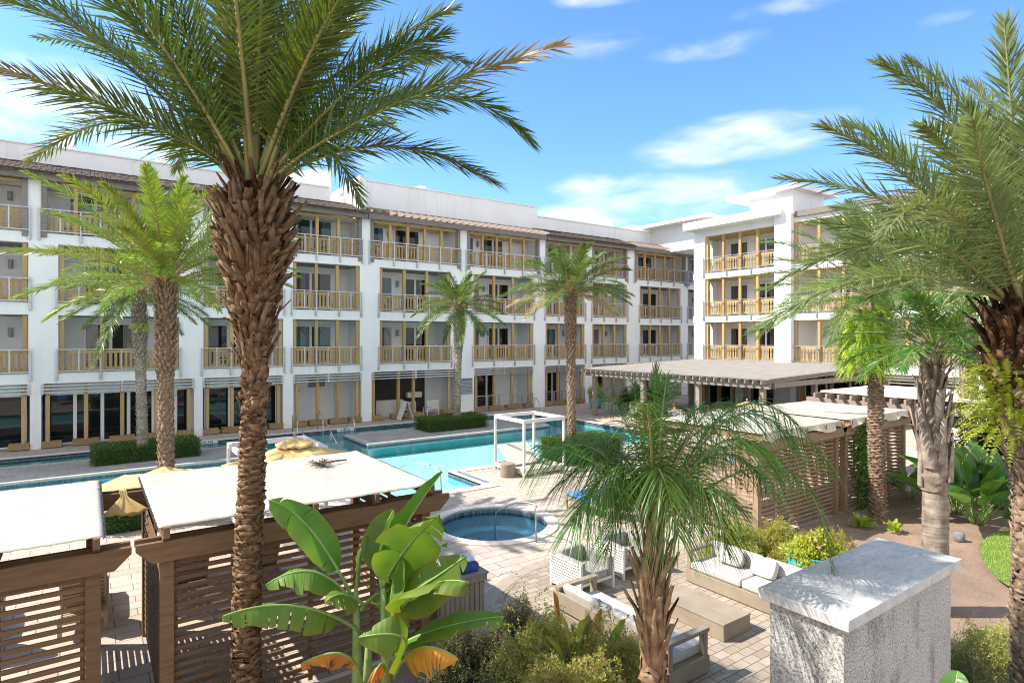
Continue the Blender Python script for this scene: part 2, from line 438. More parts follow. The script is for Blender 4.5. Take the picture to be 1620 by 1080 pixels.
def wavy_pillow(mb, c, sx, sy, sz, n=10, rot=None, mi=0):
    """cushion: superellipsoid-like soft box"""
    M = rot or Matrix.Identity(4); M = M.copy(); M.translation = Vector(c)
    vs = []; fs = []
    for i in range(n + 1):
        for j in range(2 * n):
            th = -math.pi / 2 + math.pi * i / n; ph = math.pi * j / n
            sg = lambda x, e: math.copysign(abs(x) ** e, x)
            x = sg(math.cos(th), .3) * sg(math.cos(ph), .3); y = sg(math.cos(th), .3) * sg(math.sin(ph), .3); z = sg(math.sin(th), .55)
            vs.append(M @ Vector((x * sx / 2, y * sy / 2, z * sz / 2)))
    for i in range(n):
        for j in range(2 * n): fs.append((i * 2 * n + j, i * 2 * n + (j + 1) % (2 * n), (i + 1) * 2 * n + (j + 1) % (2 * n), (i + 1) * 2 * n + j))
    mb.add(vs, fs, mi)
# ================================================================== SETTING: ground, pool, beds
POOL = [(-14, 31.3), (-14, 19.2), (6.4, 19.2), (6.4, 16.75), (10.7, 16.75), (10.7, 19.2), (23.5, 19.2), (23.5, 31.3)]
SPA_C, SPA_R = (8.7, 13.2), 1.43
circ = lambda c, r, n=64: [(c[0] + r * math.cos(2 * math.pi * k / n), c[1] + r * math.sin(2 * math.pi * k / n)) for k in range(n)]
mb = MB(); mb.sheet([(-300, -300), (300, -300), (300, 300), (-300, 300)], [POOL, circ(SPA_C, SPA_R)], 0)
struct(mb.build('ground', 'deck', fixn=False))
def offset(poly, d):
    n = len(poly); out = []
    area = sum(poly[i][0] * poly[(i + 1) % n][1] - poly[(i + 1) % n][0] * poly[i][1] for i in range(n))
    sg = -1 if area > 0 else 1
    for i in range(n):
        a, b, c = Vector(poly[i - 1]), Vector(poly[i]), Vector(poly[(i + 1) % n])
        e1 = (b - a).normalized(); e2 = (c - b).normalized()
        n1 = Vector((-e1.y, e1.x)) * sg; n2 = Vector((-e2.y, e2.x)) * sg
        out.append(tuple(b + n1 * d + n2 * d))
    return out
def strip(mb, a, b, za, zb):
    n = len(a)
    for i in range(n):
        j = (i + 1) % n
        mb.add([(*a[i], za), (*a[j], za), (*b[j], zb), (*b[i], zb)], [(0, 1, 2, 3)])
mb = MB(); o2 = offset(POOL, .38); strip(mb, POOL, o2, .03, .03); strip(mb, o2, o2, .0, .03); strip(mb, POOL, POOL, -.05, .03)
struct(mb.build('pool_coping', 'coping'))
ISL = [(-14, 26.1, 6.4, 29.35), (10.4, 26.1, 21.0, 29.35)]
mb = MB(); strip(mb, POOL, POOL, 0, -.62); struct(mb.build('pool_wall', 'pool_wall')); mb = MB(); mb.sheet(POOL, [], -.62)
mb.box(6.4, 16.75, -.51, 10.7, 17.6, -.2); mb.box(6.4, 17.6, -.51, 10.7, 18.4, -.3); mb.box(6.4, 18.4, -.51, 10.7, 19.2, -.4)
struct(mb.build('pool_basin', 'pool_tile'))
mb = MB(); ins = offset(POOL, -.004); strip(mb, ins, ins, -.19, -.045)
for x0, y0, x1, y1 in ISL: mb.box(x0 - .004, y0 - .004, -.2, x1 + .004, y1 + .004, -.05)
struct(mb.build('pool_tile_band', 'mosaic'))
mb = MB(); mb.sheet(offset(POOL, -.002), [], -.11); w = struct(mb.build('pool_water', 'water', fixn=False))
mb = MB()
for x0, y0, x1, y1 in ISL: mb.box(x0, y0, -.615, x1, y1, -.06)
struct(mb.build('pool_island_wall', 'pool_wall'))
mb = MB()
for x0, y0, x1, y1 in ISL: mb.box(x0 + .3, y0 + .3, -.06, x1 - .3, y1 - .3, .035)
struct(mb.build('pool_island_paving', 'deck_shade'))
mb = MB()
for x0, y0, x1, y1 in ISL:
    a = [(x0, y0), (x1, y0), (x1, y1), (x0, y1)]; b = offset(a, -.3)
    strip(mb, a, b, .03, .03); strip(mb, a, a, -.06, .03)
struct(mb.build('pool_island_coping', 'coping_shade'))
# tile strip along the inlet edge
mb = MB(); mb.box(10.86, 16.9, .03, 11.02, 19.0, .036); struct(mb.build('inlet_tile_strip', 'mosaic'))
# spa
mb = MB(); c = circ(SPA_C, SPA_R); ri = circ(SPA_C, 1.02)
strip(mb, c, c, 0, -.5); strip(mb, c, ri, -.5, -.5); strip(mb, ri, ri, -.5, -1.0); mb.sheet(ri, [], -1.0)
struct(mb.build('spa_basin', 'spa_tile'))
mb = MB(); c3 = circ(SPA_C, SPA_R - .004); strip(mb, c3, c3, -.2, -.04); struct(mb.build('spa_tile_band', 'mosaic'))
mb = MB(); c2 = circ(SPA_C, SPA_R + .3); strip(mb, c, c2, .03, .03); strip(mb, c2, c2, 0, .03); strip(mb, c, c, -.045, .03)
struct(mb.build('spa_coping', 'coping'))
mb = MB(); mb.sheet(circ(SPA_C, SPA_R - .002), [], -.12); struct(mb.build('spa_water', 'water_spa', fixn=False))
# beds, patio, lawn
PAT_C, PAT_R = (8.5, 6.5), 3.62
mb = MB(); mb.sheet([(.85, -8), (6.6, -8), (6.6, 8.2), (6.2, 8.75), (4.45, 8.75), (4.45, 8.5), (.85, 8.5)], [], .004); mb.sheet([(-9, -8), (.15, -8), (.15, 8.5), (-9, 8.5)], [], .004)
struct(mb.build('planting_bed', 'mulch', fixn=False))
mb = MB(); mb.sheet(circ(PAT_C, PAT_R, 96), [], .012); struct(mb.build('patio', 'patio', fixn=False))
mb = MB(); a, b = circ(PAT_C, PAT_R, 96), circ(PAT_C, PAT_R + .28, 96); strip(mb, a, b, .016, .016); struct(mb.build('patio_border', 'patio_edge', fixn=False))
def blob(cx, cy, rx, ry, n=60, amp=.08, ph=0):
    return [(cx + rx * math.cos(t) * (1 + amp * math.sin(3 * t + ph) + amp * .6 * math.sin(5 * t + 2 * ph)), cy + ry * math.sin(t) * (1 + amp * math.sin(4 * t + ph))) for t in (2 * math.pi * k / n for k in range(n))]
# mulch bed on the right, a gently mounded grid
def mound(name, x0, x1, y0, y1, m, z0, amp, inside, nx=90, ny=90, frq=.7):
    xs = np.linspace(x0, x1, nx); ys = np.linspace(y0, y1, ny); X, Y = np.meshgrid(xs, ys)
    Z = z0 + amp * (np.sin(X * frq * 2.1 + 1) * np.cos(Y * frq * 1.7) + .5 * np.sin(X * 3.1 + Y * 2.3) + .35 * rng.standard_normal(X.shape) * .4)
    V = np.stack([X, Y, Z], -1).reshape(-1, 3); F = []
    ok = inside(X, Y)
    for j in range(ny - 1):
        for i in range(nx - 1):
            if ok[j, i] and ok[j, i + 1] and ok[j + 1, i] and ok[j + 1, i + 1]: F.append((j * nx + i, j * nx + i + 1, (j + 1) * nx + i + 1, (j + 1) * nx + i))
    return arr_obj(name, V, [np.array(F)], m, smooth=True)
struct(mound('mulch_ground', 10.72, 30, -6, 8.3, 'mulch', .05, .022, lambda X, Y: X > -99, 150, 120))
lw = blob(17.75, 2.5, 3.9, 2.6, 60, .03, 1.0)
mb = MB(); mb.sheet(lw, [], .13); struct(mb.build('lawn_ground', 'lawn_soil', fixn=False))
def grass(name, poly, n, h):
    p = np.array(poly); lo, hi = p.min(0), p.max(0); pts = []
    c = p.mean(0)
    q = rng.uniform(lo, hi, (n, 2))
    # inside test by angle radius
    ang = np.arctan2(p[:, 1] - c[1], p[:, 0] - c[0]); rad = np.hypot(*(p - c).T); od = np.argsort(ang)
    qa = np.arctan2(q[:, 1] - c[1], q[:, 0] - c[0]); qr = np.hypot(*(q - c).T)
    q = q[qr < np.interp(qa, ang[od], rad[od], period=2 * math.pi)]
    k = len(q); a = rng.uniform(0, 2 * math.pi, k); hh = h * rng.uniform(.6, 1.2, k); w = .006
    b0 = np.c_[q, np.full(k, .128)]; t = np.stack([np.cos(a), np.sin(a), np.zeros(k)], 1)
    ln = np.stack([-np.sin(a), np.cos(a), np.zeros(k)], 1) * (hh * .5)[:, None]
    V = np.stack([b0 - t * w, b0 + t * w, b0 + ln + np.c_[np.zeros((k, 2)), hh]], 1).reshape(-1, 3)
    i = np.arange(k)[:, None] * 3
    return arr_obj(name, V, [np.hstack([i, i + 1, i + 2])], 'fern_lime', attrs={'dry': np.repeat(rng.uniform(0, .15, k), 3)})
tag(grass('lawn_grass', lw, 42000, .05), 'short bright green lawn curving beside the mulch bed', 'grass', kind='stuff')

# ================================================================== BUILDINGS
F0 = 33.4                       # plane of the long shaded facade
Z2, Z3, Z4 = 3.3, 6.4, 9.47     # balcony floors
class Fac:
    """facade frame: u along, d depth inwards"""
    def __init__(s, mp): s.mp = mp
    def box(s, mb, u0, u1, d0, d1, z0, z1, mi=0):
        a, b = s.mp(u0, d0), s.mp(u1, d1); mb.box(a[0], a[1], z0, b[0], b[1], z1, mi)
    def pt(s, u, d, z): return (*s.mp(u, d), z)
def railing(F, root, u0, u1, zf, npost, nmet, ext=.06):
    """timber balustrade with full height posts (sub-parts) and a galvanised rail hung outside"""
    top = zf + 1.0
    mb = MB(); n = max(2, npost); us = [u0 + .12 + (u1 - u0 - .24) * k / (n - 1) for k in range(n)]
    F.box(mb, u0 + .02, u1 - .02, .247, .285, zf + .86, top); F.box(mb, u0 + .02, u1 - .02, .276, .31, zf + .12, zf + .24)
    u = u0 + .14
    while u < u1 - .1:
        F.box(mb, u - .055, u + .055, .248, .275, zf + .1, top - .03); u += .2
    wr = mb.build('wooden_railing', 'wood_gold', root)
    return wr, us
def metal(F, root, u0, u1, zf, npost):
    mb = MB(); a, b = u0 - .1, u1 + .1; n = max(3, npost)
    F.box(mb, a, b, -.1, -.06, zf + 1.03, zf + 1.07); F.box(mb, a, b, -.1, -.06, zf + .06, zf + .1)
    for k in range(n):
        u = a + .03 + (b - a - .06) * k / (n - 1)
        F.box(mb, u - .025, u + .025, -.098, -.045, zf - .3 if k % 2 == 0 or n < 5 else zf + .06, zf + 1.03)
        if k % 2 == 0 or n < 5: F.box(mb, u - .05, u + .05, -.06, -.003, zf - .34, zf - .12)
    for q in range(6):
        z = zf + .2 + q * .135; F.box(mb, a, b, -.083, -.079, z, z + .004)
    return mb.build('metal_railing', 'galv', root)
def sliding(F, root, u0, u1, zf, d, h=2.15, glassm='glass_dark', n=2):
    mb = MB(); F.box(mb, u0, u0 + .09, d - .06, d + .02, zf, zf + h); F.box(mb, u1 - .09, u1, d - .06, d + .02, zf, zf + h)
    F.box(mb, u0 + .09, u1 - .09, d - .06, d + .02, zf + h - .1, zf + h); F.box(mb, u0 + .09, u1 - .09, d - .06, d + .02, zf, zf + .08)
    for k in range(1, n):
        u = u0 + (u1 - u0) * k / n; F.box(mb, u - .07, u + .07, d - .055, d + .02, zf + .08, zf + h - .1)
    fr = mb.build('sliding_door', 'frame_white', root)
    mb = MB(); F.box(mb, u0 + .09, u1 - .09, d - .03, d - .015, zf + .08, zf + h - .1)
    mb.build('pane', glassm, fr); return fr
def lamp(F, root, u, z, d):
    mb = MB(); F.box(mb, u - .09, u + .09, d - .04, d, z - .2, z + .2); F.box(mb, u - .06, u + .06, d - .16, d - .04, z - .16, z + .16); F.box(mb, u - .09, u + .09, d - .18, d - .04, z + .16, z + .19)
    mb.build('wall_lamp', 'signgrey', root)
def posts(F, wr, us, z0, z1, d=.08, w=.165):
    for u in us:
        mb = MB(); F.box(mb, u - w / 2, u + w / 2, d, d + w, z0, z1)
        mb.build('post', 'wood_gold', wr)

LB = thing('hotel_building', (9, F0, 0), 'long four storey white hotel wing in shade with timber balconies beyond the pool', 'hotel')
FL = Fac(lambda u, d: (u, F0 + d))
OP23 = [(-12, -8.2), (-7.6, -2.13), (-1.09, 3.62), (4.7, 8.54), (9.05, 12.82), (14.02, 18.8), (20.49, 25.4), (26.47, 30.18), (30.94, 34.64), (36.07, 41.1), (42.01, 45.6)]
OP4 = [(-12, -8.2), (-7.6, -2.15), (-1.69, 4.08), (4.7, 8.54), (9.07, 12.91), (13.45, 19.47), (20.01, 25.9), (26.47, 30.18), (30.94, 34.64), (35.49, 41.71), (42.01, 45.6)]
OP1 = [(-12, -8.2), (-7.6, -2.08), (-1.69, 4.28), (4.67, 8.54), (9.07, 12.91), (13.53, 19.21), (20.54, 25.34), (26.41, 30.18), (30.94, 34.64), (36.07, 41.1), (42.01, 45.6)]
XA, XB, DP = -14, 47, 1.9
LV = [(0, 2.85, OP1), (Z2, 5.87, OP23), (Z3, 9.0, OP23), (Z4, 11.75, OP4)]
wl = MB(); fl = MB()
for li, (zf, zt, ops) in enumerate(LV):
    e = [XA] + [x for o in ops for x in o] + [XB]
    for k in range(0, len(e), 2):
        if li == 3: FL.box(wl, e[k] + .0, e[k + 1], 0, DP + .02, zf, zt + .25)
        else: FL.box(wl, e[k], e[k + 1], 0, DP + .02, zf, zt)
    nz = [Z2, Z3, Z4, None][li]
    if nz: FL.box(wl, XA, XB, 0, DP + .02, zt, nz)
wl.build('wall', 'stucco', LB)
mb = MB(); FL.box(mb, XA, XB, DP + .02, 14, 0, 12.9); mb.build('inner_wall', 'stucco', LB)
# balcony slabs are part of the bands; timber soffits
for zf, zt, ops in LV[1:3]:
    for a, b in ops[1:]: mb = MB(); FL.box(mb, a, b, .35, DP, zt - .03, zt - .004); mb.build('soffit', 'wood_weathered', LB)
for li, (zf, zt, ops) in enumerate(LV):
    for k, (a, b) in enumerate(ops):
        if b < -8: continue
        w = b - a
        if li == 0: continue
        np_ = 4 if w < 5 else 5
        if w > 5.6: np_ = 5 if li < 3 else 6
        wr, us = railing(FL, LB, a, b, zf, np_, 5)
        posts(FL, wr, us, zf, zt - (.03 if li < 3 else .02))
        metal(FL, LB, a, b, zf, 7 if w < 5 else 9)
        gl = ['glass_curtain', 'glass_dark', 'glass_grey'][(k * 2 + li) % 3] if li < 3 else 'glass_curtain'
        if k == 4: sliding(FL, LB, a + .25, a + 2.75, zf, DP, 2.3, glassm=gl); 
        elif k in (5, 6, 9):
            sliding(FL, LB, a + .1, a + 1.65, zf, DP, 2.3, glassm=gl); sliding(FL, LB, a + 2.3, a + 4.1 if w > 4.3 else b - .2, zf, DP, 2.3, glassm='glass_plain' if li < 3 else 'glass_dark'); lamp(FL, LB, a + 1.98, zf + 1.85, DP)
        elif k == 2: sliding(FL, LB, a + .9, a + 3.05, zf, DP, 2.3, glassm=gl); lamp(FL, LB, a + 3.4, zf + 1.85, DP)
        elif k == 1: sliding(FL, LB, b - 2.9, b - 1.2, zf, DP, 2.3, glassm=gl); lamp(FL, LB, b - .75, zf + 1.8, DP)
        else: sliding(FL, LB, a + .4, min(a + 2.5, b - .8), zf, DP, 2.3, glassm=gl); lamp(FL, LB, b - .5, zf + 1.85, DP)
        if li == 3:   # weathered posts beside the columns on the top floor
            for q in (a, b - .2): mb = MB(); FL.box(mb, q, q + .2, -.06, .1, zf - .2, 11.72); mb.build('weathered_post', 'wood_weathered', LB)
# top storey eave: beam, shingle strip or open pergola rafters, parapet
PERG = [(13.2, 26.3), (35.2, 42.0)]
mb = MB()
for a, b in [(XA, 13.15), (13.2, 26.3), (26.35, 35.15), (35.2, 42.0), (42.05, XB)]:
    FL.box(mb, a, b, -.42, -.2, 11.72, 12.05)
mb.build('eave_beam', 'wood_weathered', LB)
mb = MB(); FL.box(mb, XA, XB, .1, .24, 11.6, 11.73); FL.box(mb, XA, XB, DP - .2, DP - .06, 11.72, 11.86)
mb.build('top_plate', 'wood_gold', LB)
mb = MB(); ml = MB()
for a, b in [(XA, 13.1), (26.4, 35.1), (42.1, XB)]:
    p = [FL.pt(a, -.6, 12.06), FL.pt(b, -.6, 12.06), FL.pt(b, 1.5, 12.85), FL.pt(a, 1.5, 12.85)]
    mb.add(p + [(x, y, z - .1) for x, y, z in p], [(0, 1, 2, 3), (7, 6, 5, 4), (0, 4, 5, 1), (1, 5, 6, 2), (2, 6, 7, 3), (3, 7, 4, 0)])
    # broken courses of the shingles
    u = a
    while u < b - .2:
        w = random.uniform(.12, .22)
        for q in range(6):
            d0 = -.63 + q * .34; z0 = 12.065 + (d0 + .6) * .376
            pp = FL.pt(u + w / 2, d0 + .17, z0 + .06 + random.uniform(0, .02))
            M = Matrix.Translation(Vector(pp)) @ Matrix.Rotation(R(18.5), 4, 'X')
            mb.mbox(M, w - .015, .38, .025)
        u += w
    ml = MB(); FL.box(ml, a, b, .3, DP, 11.74, 11.76); ml.build('ceiling', 'stucco', LB)
mb.build('shingle_roof', 'shingle', LB)
for a, b in PERG:
    n = int((b - a) / .5)
    mb = MB()
    for k in range(n + 1):
        u = a + .1 + (b - a - .2) * k / n
        prof = [(-.8, 12.08), (1.5, 12.08), (1.5, 12.46), (.1, 12.44), (-.8, 12.14)]
        pts = [FL.pt(u - .028, d, z) for d, z in prof] + [FL.pt(u + .028, d, z) for d, z in prof]
        mb.add(pts, [(0, 1, 2, 3, 4), (9, 8, 7, 6, 5)] + [(i, i + 5, (i + 1) % 5 + 5, (i + 1) % 5) for i in range(5)])
    mb.build('pergola_rafters', 'wood_pink', LB)
    mb = MB()
    for k in range(4): FL.box(mb, a, b, .35 + k * .35, .43 + k * .35, 12.49, 12.54)
    mb.build('pergola_slats', 'wood_pink', LB)
    k = a + 1
    while k < b: mb = MB(); FL.box(mb, k, k + .1, .25, DP - .22, 11.74, 11.9); mb.build('pergola_beam', 'wood_gold', LB); k += 1.7
mb = MB()
FL.box(mb, XA, 11.6, 1.5, 1.8, 12.2, 13.62); FL.box(mb, 11.6, 13.1, 2.3, 2.6, 12.2, 13.45); 
FL.box(mb, 13.1, 26.9, 1.5, 1.8, 12.2, 14.38); FL.box(mb, 12.75, 13.1, -.2, 2.6, 12.25, 14.2)
FL.box(mb, 26.9, XB, 1.5, 1.8, 12.2, 13.72)
FL.box(mb, 13.1, 13.4, 1.8, 7, 12.2, 14.38); FL.box(mb, 26.6, 26.9, 1.8, 7, 12.2, 14.38)
mb.build('parapet', 'stucco', LB)
mb = MB()
for a, b, t in [(XA, 11.55, 13.62), (13.05, 26.95, 14.38), (26.96, XB, 13.72)]: FL.box(mb, a, b, 1.44, 1.86, t, t + .06)
mb.build('parapet_cap', 'frame_white', LB)
for u0, u1, d0, d1, zt, sl in [(9.2, 12.2, 3.2, 6.5, 15.1, .7), (17.2, 18.6, 3.0, 5, 15.05, .6), (33.0, 36.5, 3.4, 6, 14.75, .5), (37.6, 39.6, 3.4, 6, 14.7, .4), (-1.5, -.6, 4, 5, 15.3, .5), (3.0, 3.6, 4, 5, 15.0, .3)]:
    mb = MB(); a = FL.pt(u0, d0, 0); b = FL.pt(u1, d1, 0)
    mb.prism([(a[0], 12.9), (b[0], 12.9), (b[0], zt), (b[0] - (b[0] - a[0]) * .35, zt), (a[0], zt - sl)], a[1], b[1], 'y')
    mb.build('roof_monitor', 'stucco', LB)
# ground floor: louvre bands, posts on timber plinths, shopfront glazing
for k, (a, b) in enumerate(OP1):
    if b < -8: continue
    mb = MB()
    for q in range(3): FL.box(mb, a, b, -.05, -.01, 2.42 + q * .15, 2.475 + q * .15)
    for u in (a + .03, (a + b) / 2, b - .03): FL.box(mb, u - .05, u + .05, -.01, .04, 2.36, 2.85)
    mb.build('louvre_screen', 'galv', LB)
    n = {5: 4, 2: 5}.get(k, 4)
    pw = MB()
    us = [a + .22 + (b - a - .44) * q / (n - 1) for q in range(n)]
    if k == 5: us = [a + .15, a + 1.75, a + 2.75, a + 5.2]
    pl = None
    for u in us:
        mb = MB(); FL.box(mb, u - .08, u + .08, .1, .26, .3, 2.84)
        g = mb.build('ground_post', 'wood_gold', LB)
        mb = MB(); FL.box(mb, max(u - .5, a + .01), min(u + .5, b - .01), -.1, .36, .03, .3)
        mb.build('plinth', 'wood_plinth', g, bevel=.012)
        mb = MB(); FL.box(mb, u - .04, u + .04, .05, .097, .3, .44); mb.build('bracket', 'galv', g)
    if k in (1, 2, 3):
        sliding(FL, LB, a + .15, b - .15 if k != 2 else a + 4.3, .02, .75, 2.35, 'glass_plain', 4 if k != 3 else 3)
        mb = MB()
        if k == 2: FL.box(mb, a + 4.3, b, .75, .85, .0, 2.85)
        FL.box(mb, a, b, .76, .9, 2.37, 2.85); mb.build('shopfront_wall', 'stucco', LB)
        if k == 2: sliding(FL, LB, a + 4.6, b - .1, .02, .74, 2.35, 'glass_plain', 2)
    elif k == 5:
        mb = MB(); FL.box(mb, a, b - 1.3, 1.86, 1.91, 0, 2.84); FL.box(mb, a + .002, a + .05, .4, 1.86, 0, 2.84); FL.box(mb, a, b, .3, 1.9, 2.8, 2.84); mb.build('bar_dark_lining', 'dark_interior', LB)  # near-black lining, shade of a deeper bar room put into its colour
        mb = MB(); FL.box(mb, a + .8, a + 2.6, 1.3, 1.7, 0, 1.0); FL.box(mb, a + 3.0, a + 4.0, 1.5, 1.8, 1.05, 1.4); mb.build('bar_counter', 'white_paint', LB)
    elif k == 4: pass
    elif k >= 6:
        sliding(FL, LB, a + 1.3, min(a + 3.0, b - .3), .02, DP, 2.3, 'glass_plain'); lamp(FL, LB, a + .95, 1.95, DP)
        mb = MB(); n = 5
        for q in range(n):
            u0 = a + (b - a) * q / n + .03; u1 = a + (b - a) * (q + 1) / n - .03
            FL.box(mb, u0, u1, -.08, -.04, 1.0, 1.05); FL.box(mb, u0, u1, -.08, -.04, .08, .13); FL.box(mb, u0, u0 + .05, -.08, -.04, .13, 1.0); FL.box(mb, u1 - .05, u1, -.08, -.04, .13, 1.0)
            for w_ in range(7): FL.box(mb, u0 + .05, u1 - .05, -.062, -.058, .22 + w_ * .11, .225 + w_ * .11)
        mb.build('wire_gate', 'galv', LB)
# door joints and a small alarm box on the blank bay
a, b = OP1[4]
mb = MB()
for u in (a + .35, a + .36): pass
FL.box(mb, a + .3, a + .32, DP - .006, DP - .001, .05, 2.2); FL.box(mb, a + 3.1, a + 3.12, DP - .006, DP - .001, .05, 2.2); FL.box(mb, a + 2.9, a + 2.92, DP - .006, DP - .001, .05, 2.2)
mb.build('door_joint', 'signgrey', LB)
mb = MB(); FL.box(mb, a + .7, a + .82, DP - .06, DP, 1.75, 1.9); FL.box(mb, a + 1.9, a + 2.0, DP - .05, DP, .45, .6); mb.build('alarm_box', 'ink', LB)

# ---- right wing (sunlit), facade looks towards -X
XR = 36.1
RB = thing('hotel_building', (XR, 20, 0), 'sunlit white hotel wing on the right with golden timber balconies above the restaurant roof', 'hotel')
FR = Fac(lambda u, d: (XR + d, 28.2 - u))
S1, S2a, S2b = (1.0, 6.5), (7.6, 12.2), (12.5, 16.9)
wl = MB(); D1 = 2.3
FR.box(wl, 0, 17.4, .0, D1, 2.85, Z2)
FR.box(wl, 0, 17.4, 0, D1, 5.95, Z3); FR.box(wl, 0, 17.4, 0, D1, 9.05, Z4)
for z0, z1 in ((Z2, 5.95), (Z3, 9.05), (Z4, 12.1)):
    FR.box(wl, .05, S1[0], 0, .45, z0, z1); FR.box(wl, .05, .3, D1 - .4, D1, z0, z1)
    FR.box(wl, 12.2, 12.5, 0, D1, z0, z1)
    FR.box(wl, 16.9, 17.4, 0, D1, z0, z1)
FR.box(wl, 6.5, 7.6, -.28, D1, 0, 12.6)
FR.box(wl, 17.4, 30, -.2, D1, 0, 12.4)
FR.box(wl, 0, 6.5, .2, D1, 12.1, 12.6); FR.box(wl, 7.6, 17.4, .2, D1, 12.1, 12.4)
for u0, u1 in ((0, .4), (16.9, 17.4), (12.0, 12.5), (3.4, 3.9)): FR.box(wl, u0, u1, .1, D1, 0, 2.85)
wl.build('wall', 'stucco', RB)
mb = MB(); FR.box(mb, .3, 30, D1, 12, 0, 12.3); mb.build('inner_wall', 'stucco', RB)
mb = MB(); FR.box(mb, -.35, 7.0, -.75, 12, 12.6, 13.12); mb.build('roof_fascia', 'stucco', RB)
mb = MB(); FR.box(mb, 4.3, 7.5, .4, 3.5, 13.12, 14.1); FR.box(mb, 6.6, 7.7, -.26, 3.5, 12.6, 14.1); mb.build('stair_tower', 'stucco', RB)
mb = MB(); FR.box(mb, 3.2, 8.2, -.6, 4.5, 14.1, 14.38); mb.build('tower_roof', 'stucco', RB)
mb = MB(); FR.box(mb, 7.75, 18, 0, 5, 12.4, 12.75); mb.build('roof_edge', 'wood_weathered', RB)
mb = MB(); mb.box(39.2, 29.6, 11.9, 44, 36.8, 14.0); mb.build('link_block', 'stucco', RB)
mb = MB(); mb.box(38.1, 28.4, 14.0, 45, 37.2, 14.25); mb.build('link_roof', 'stucco', RB)
for u0, u1, z in ((.3, 6.5, 12.1), (.3, 6.5, 9.05), (.3, 6.5, 5.95), (7.6, 17.0, 12.1), (7.6, 17, 9.05), (7.6, 17, 5.95)): mb = MB(); FR.box(mb, u0, u1, .3, D1 - .02, z - .03, z - .004); mb.build('soffit', 'wood_gold', RB)
for zf, zt in ((Z2, 5.92), (Z3, 9.02), (Z4, 12.07)):
    for (a, b), n in ((S1, 5), (S2a, 4), (S2b, 4)):
        wr, us = railing(FR, RB, a, b, zf, n, 5); posts(FR, wr, us, zf, zt, .1, .16)
        metal(FR, RB, a, b, zf, 7)
        sliding(FR, RB, b - 2.9, b - 1.4, zf, D1, 2.3, glassm='glass_dark'); 
        if a < 5: sliding(FR, RB, a + .5, a + 2.0, zf, D1, 2.3, glassm='glass_dark')
        lamp(FR, RB, b - .6, zf + 1.85, D1)
    mb = MB()
    for d in (.7, 1.4): FR.box(mb, .04, .18, d, d + .14, zf, zt)
    FR.box(mb, .06, .12, .45, D1 - .4, zf + .85, zf + 1.0); FR.box(mb, .06, .12, .45, D1 - .4, zf + .12, zf + .24)
    for q in range(8): FR.box(mb, .065, .1, .5 + q * .18, .59 + q * .18, zf + .24, zf + .85)
    mb.build('end_railing', 'wood_gold', RB)
for u0, u1 in ((.5, 3.3), (4.0, 6.4), (7.7, 11.9), (12.6, 16.8)):
    sliding(FR, RB, u0, u1, .02, 1.2, 2.6, 'glass_plain', 3)
    for q in range(3):
        mb = MB(); u = u0 + .2 + (u1 - u0 - .4) * q / 2; FR.box(mb, u - .08, u + .08, .3, .46, 0, 2.84); mb.build('ground_post', 'wood_gold', RB)
mb = MB(); FR.box(mb, .0, 17.4, 1.21, 1.3, 2.62, 2.85); mb.build('shopfront_wall', 'stucco', RB)
mb = MB()
for q in range(3): FR.box(mb, 7.6, 16.9, -.06, -.02, 2.35 + q * .16, 2.42 + q * .16)
for u in (9.3, 12.0, 14.8): FR.box(mb, u - .06, u + .06, -.02, .04, 2.3, 2.85)
mb.build('louvre_screen', 'wood_weathered', RB)
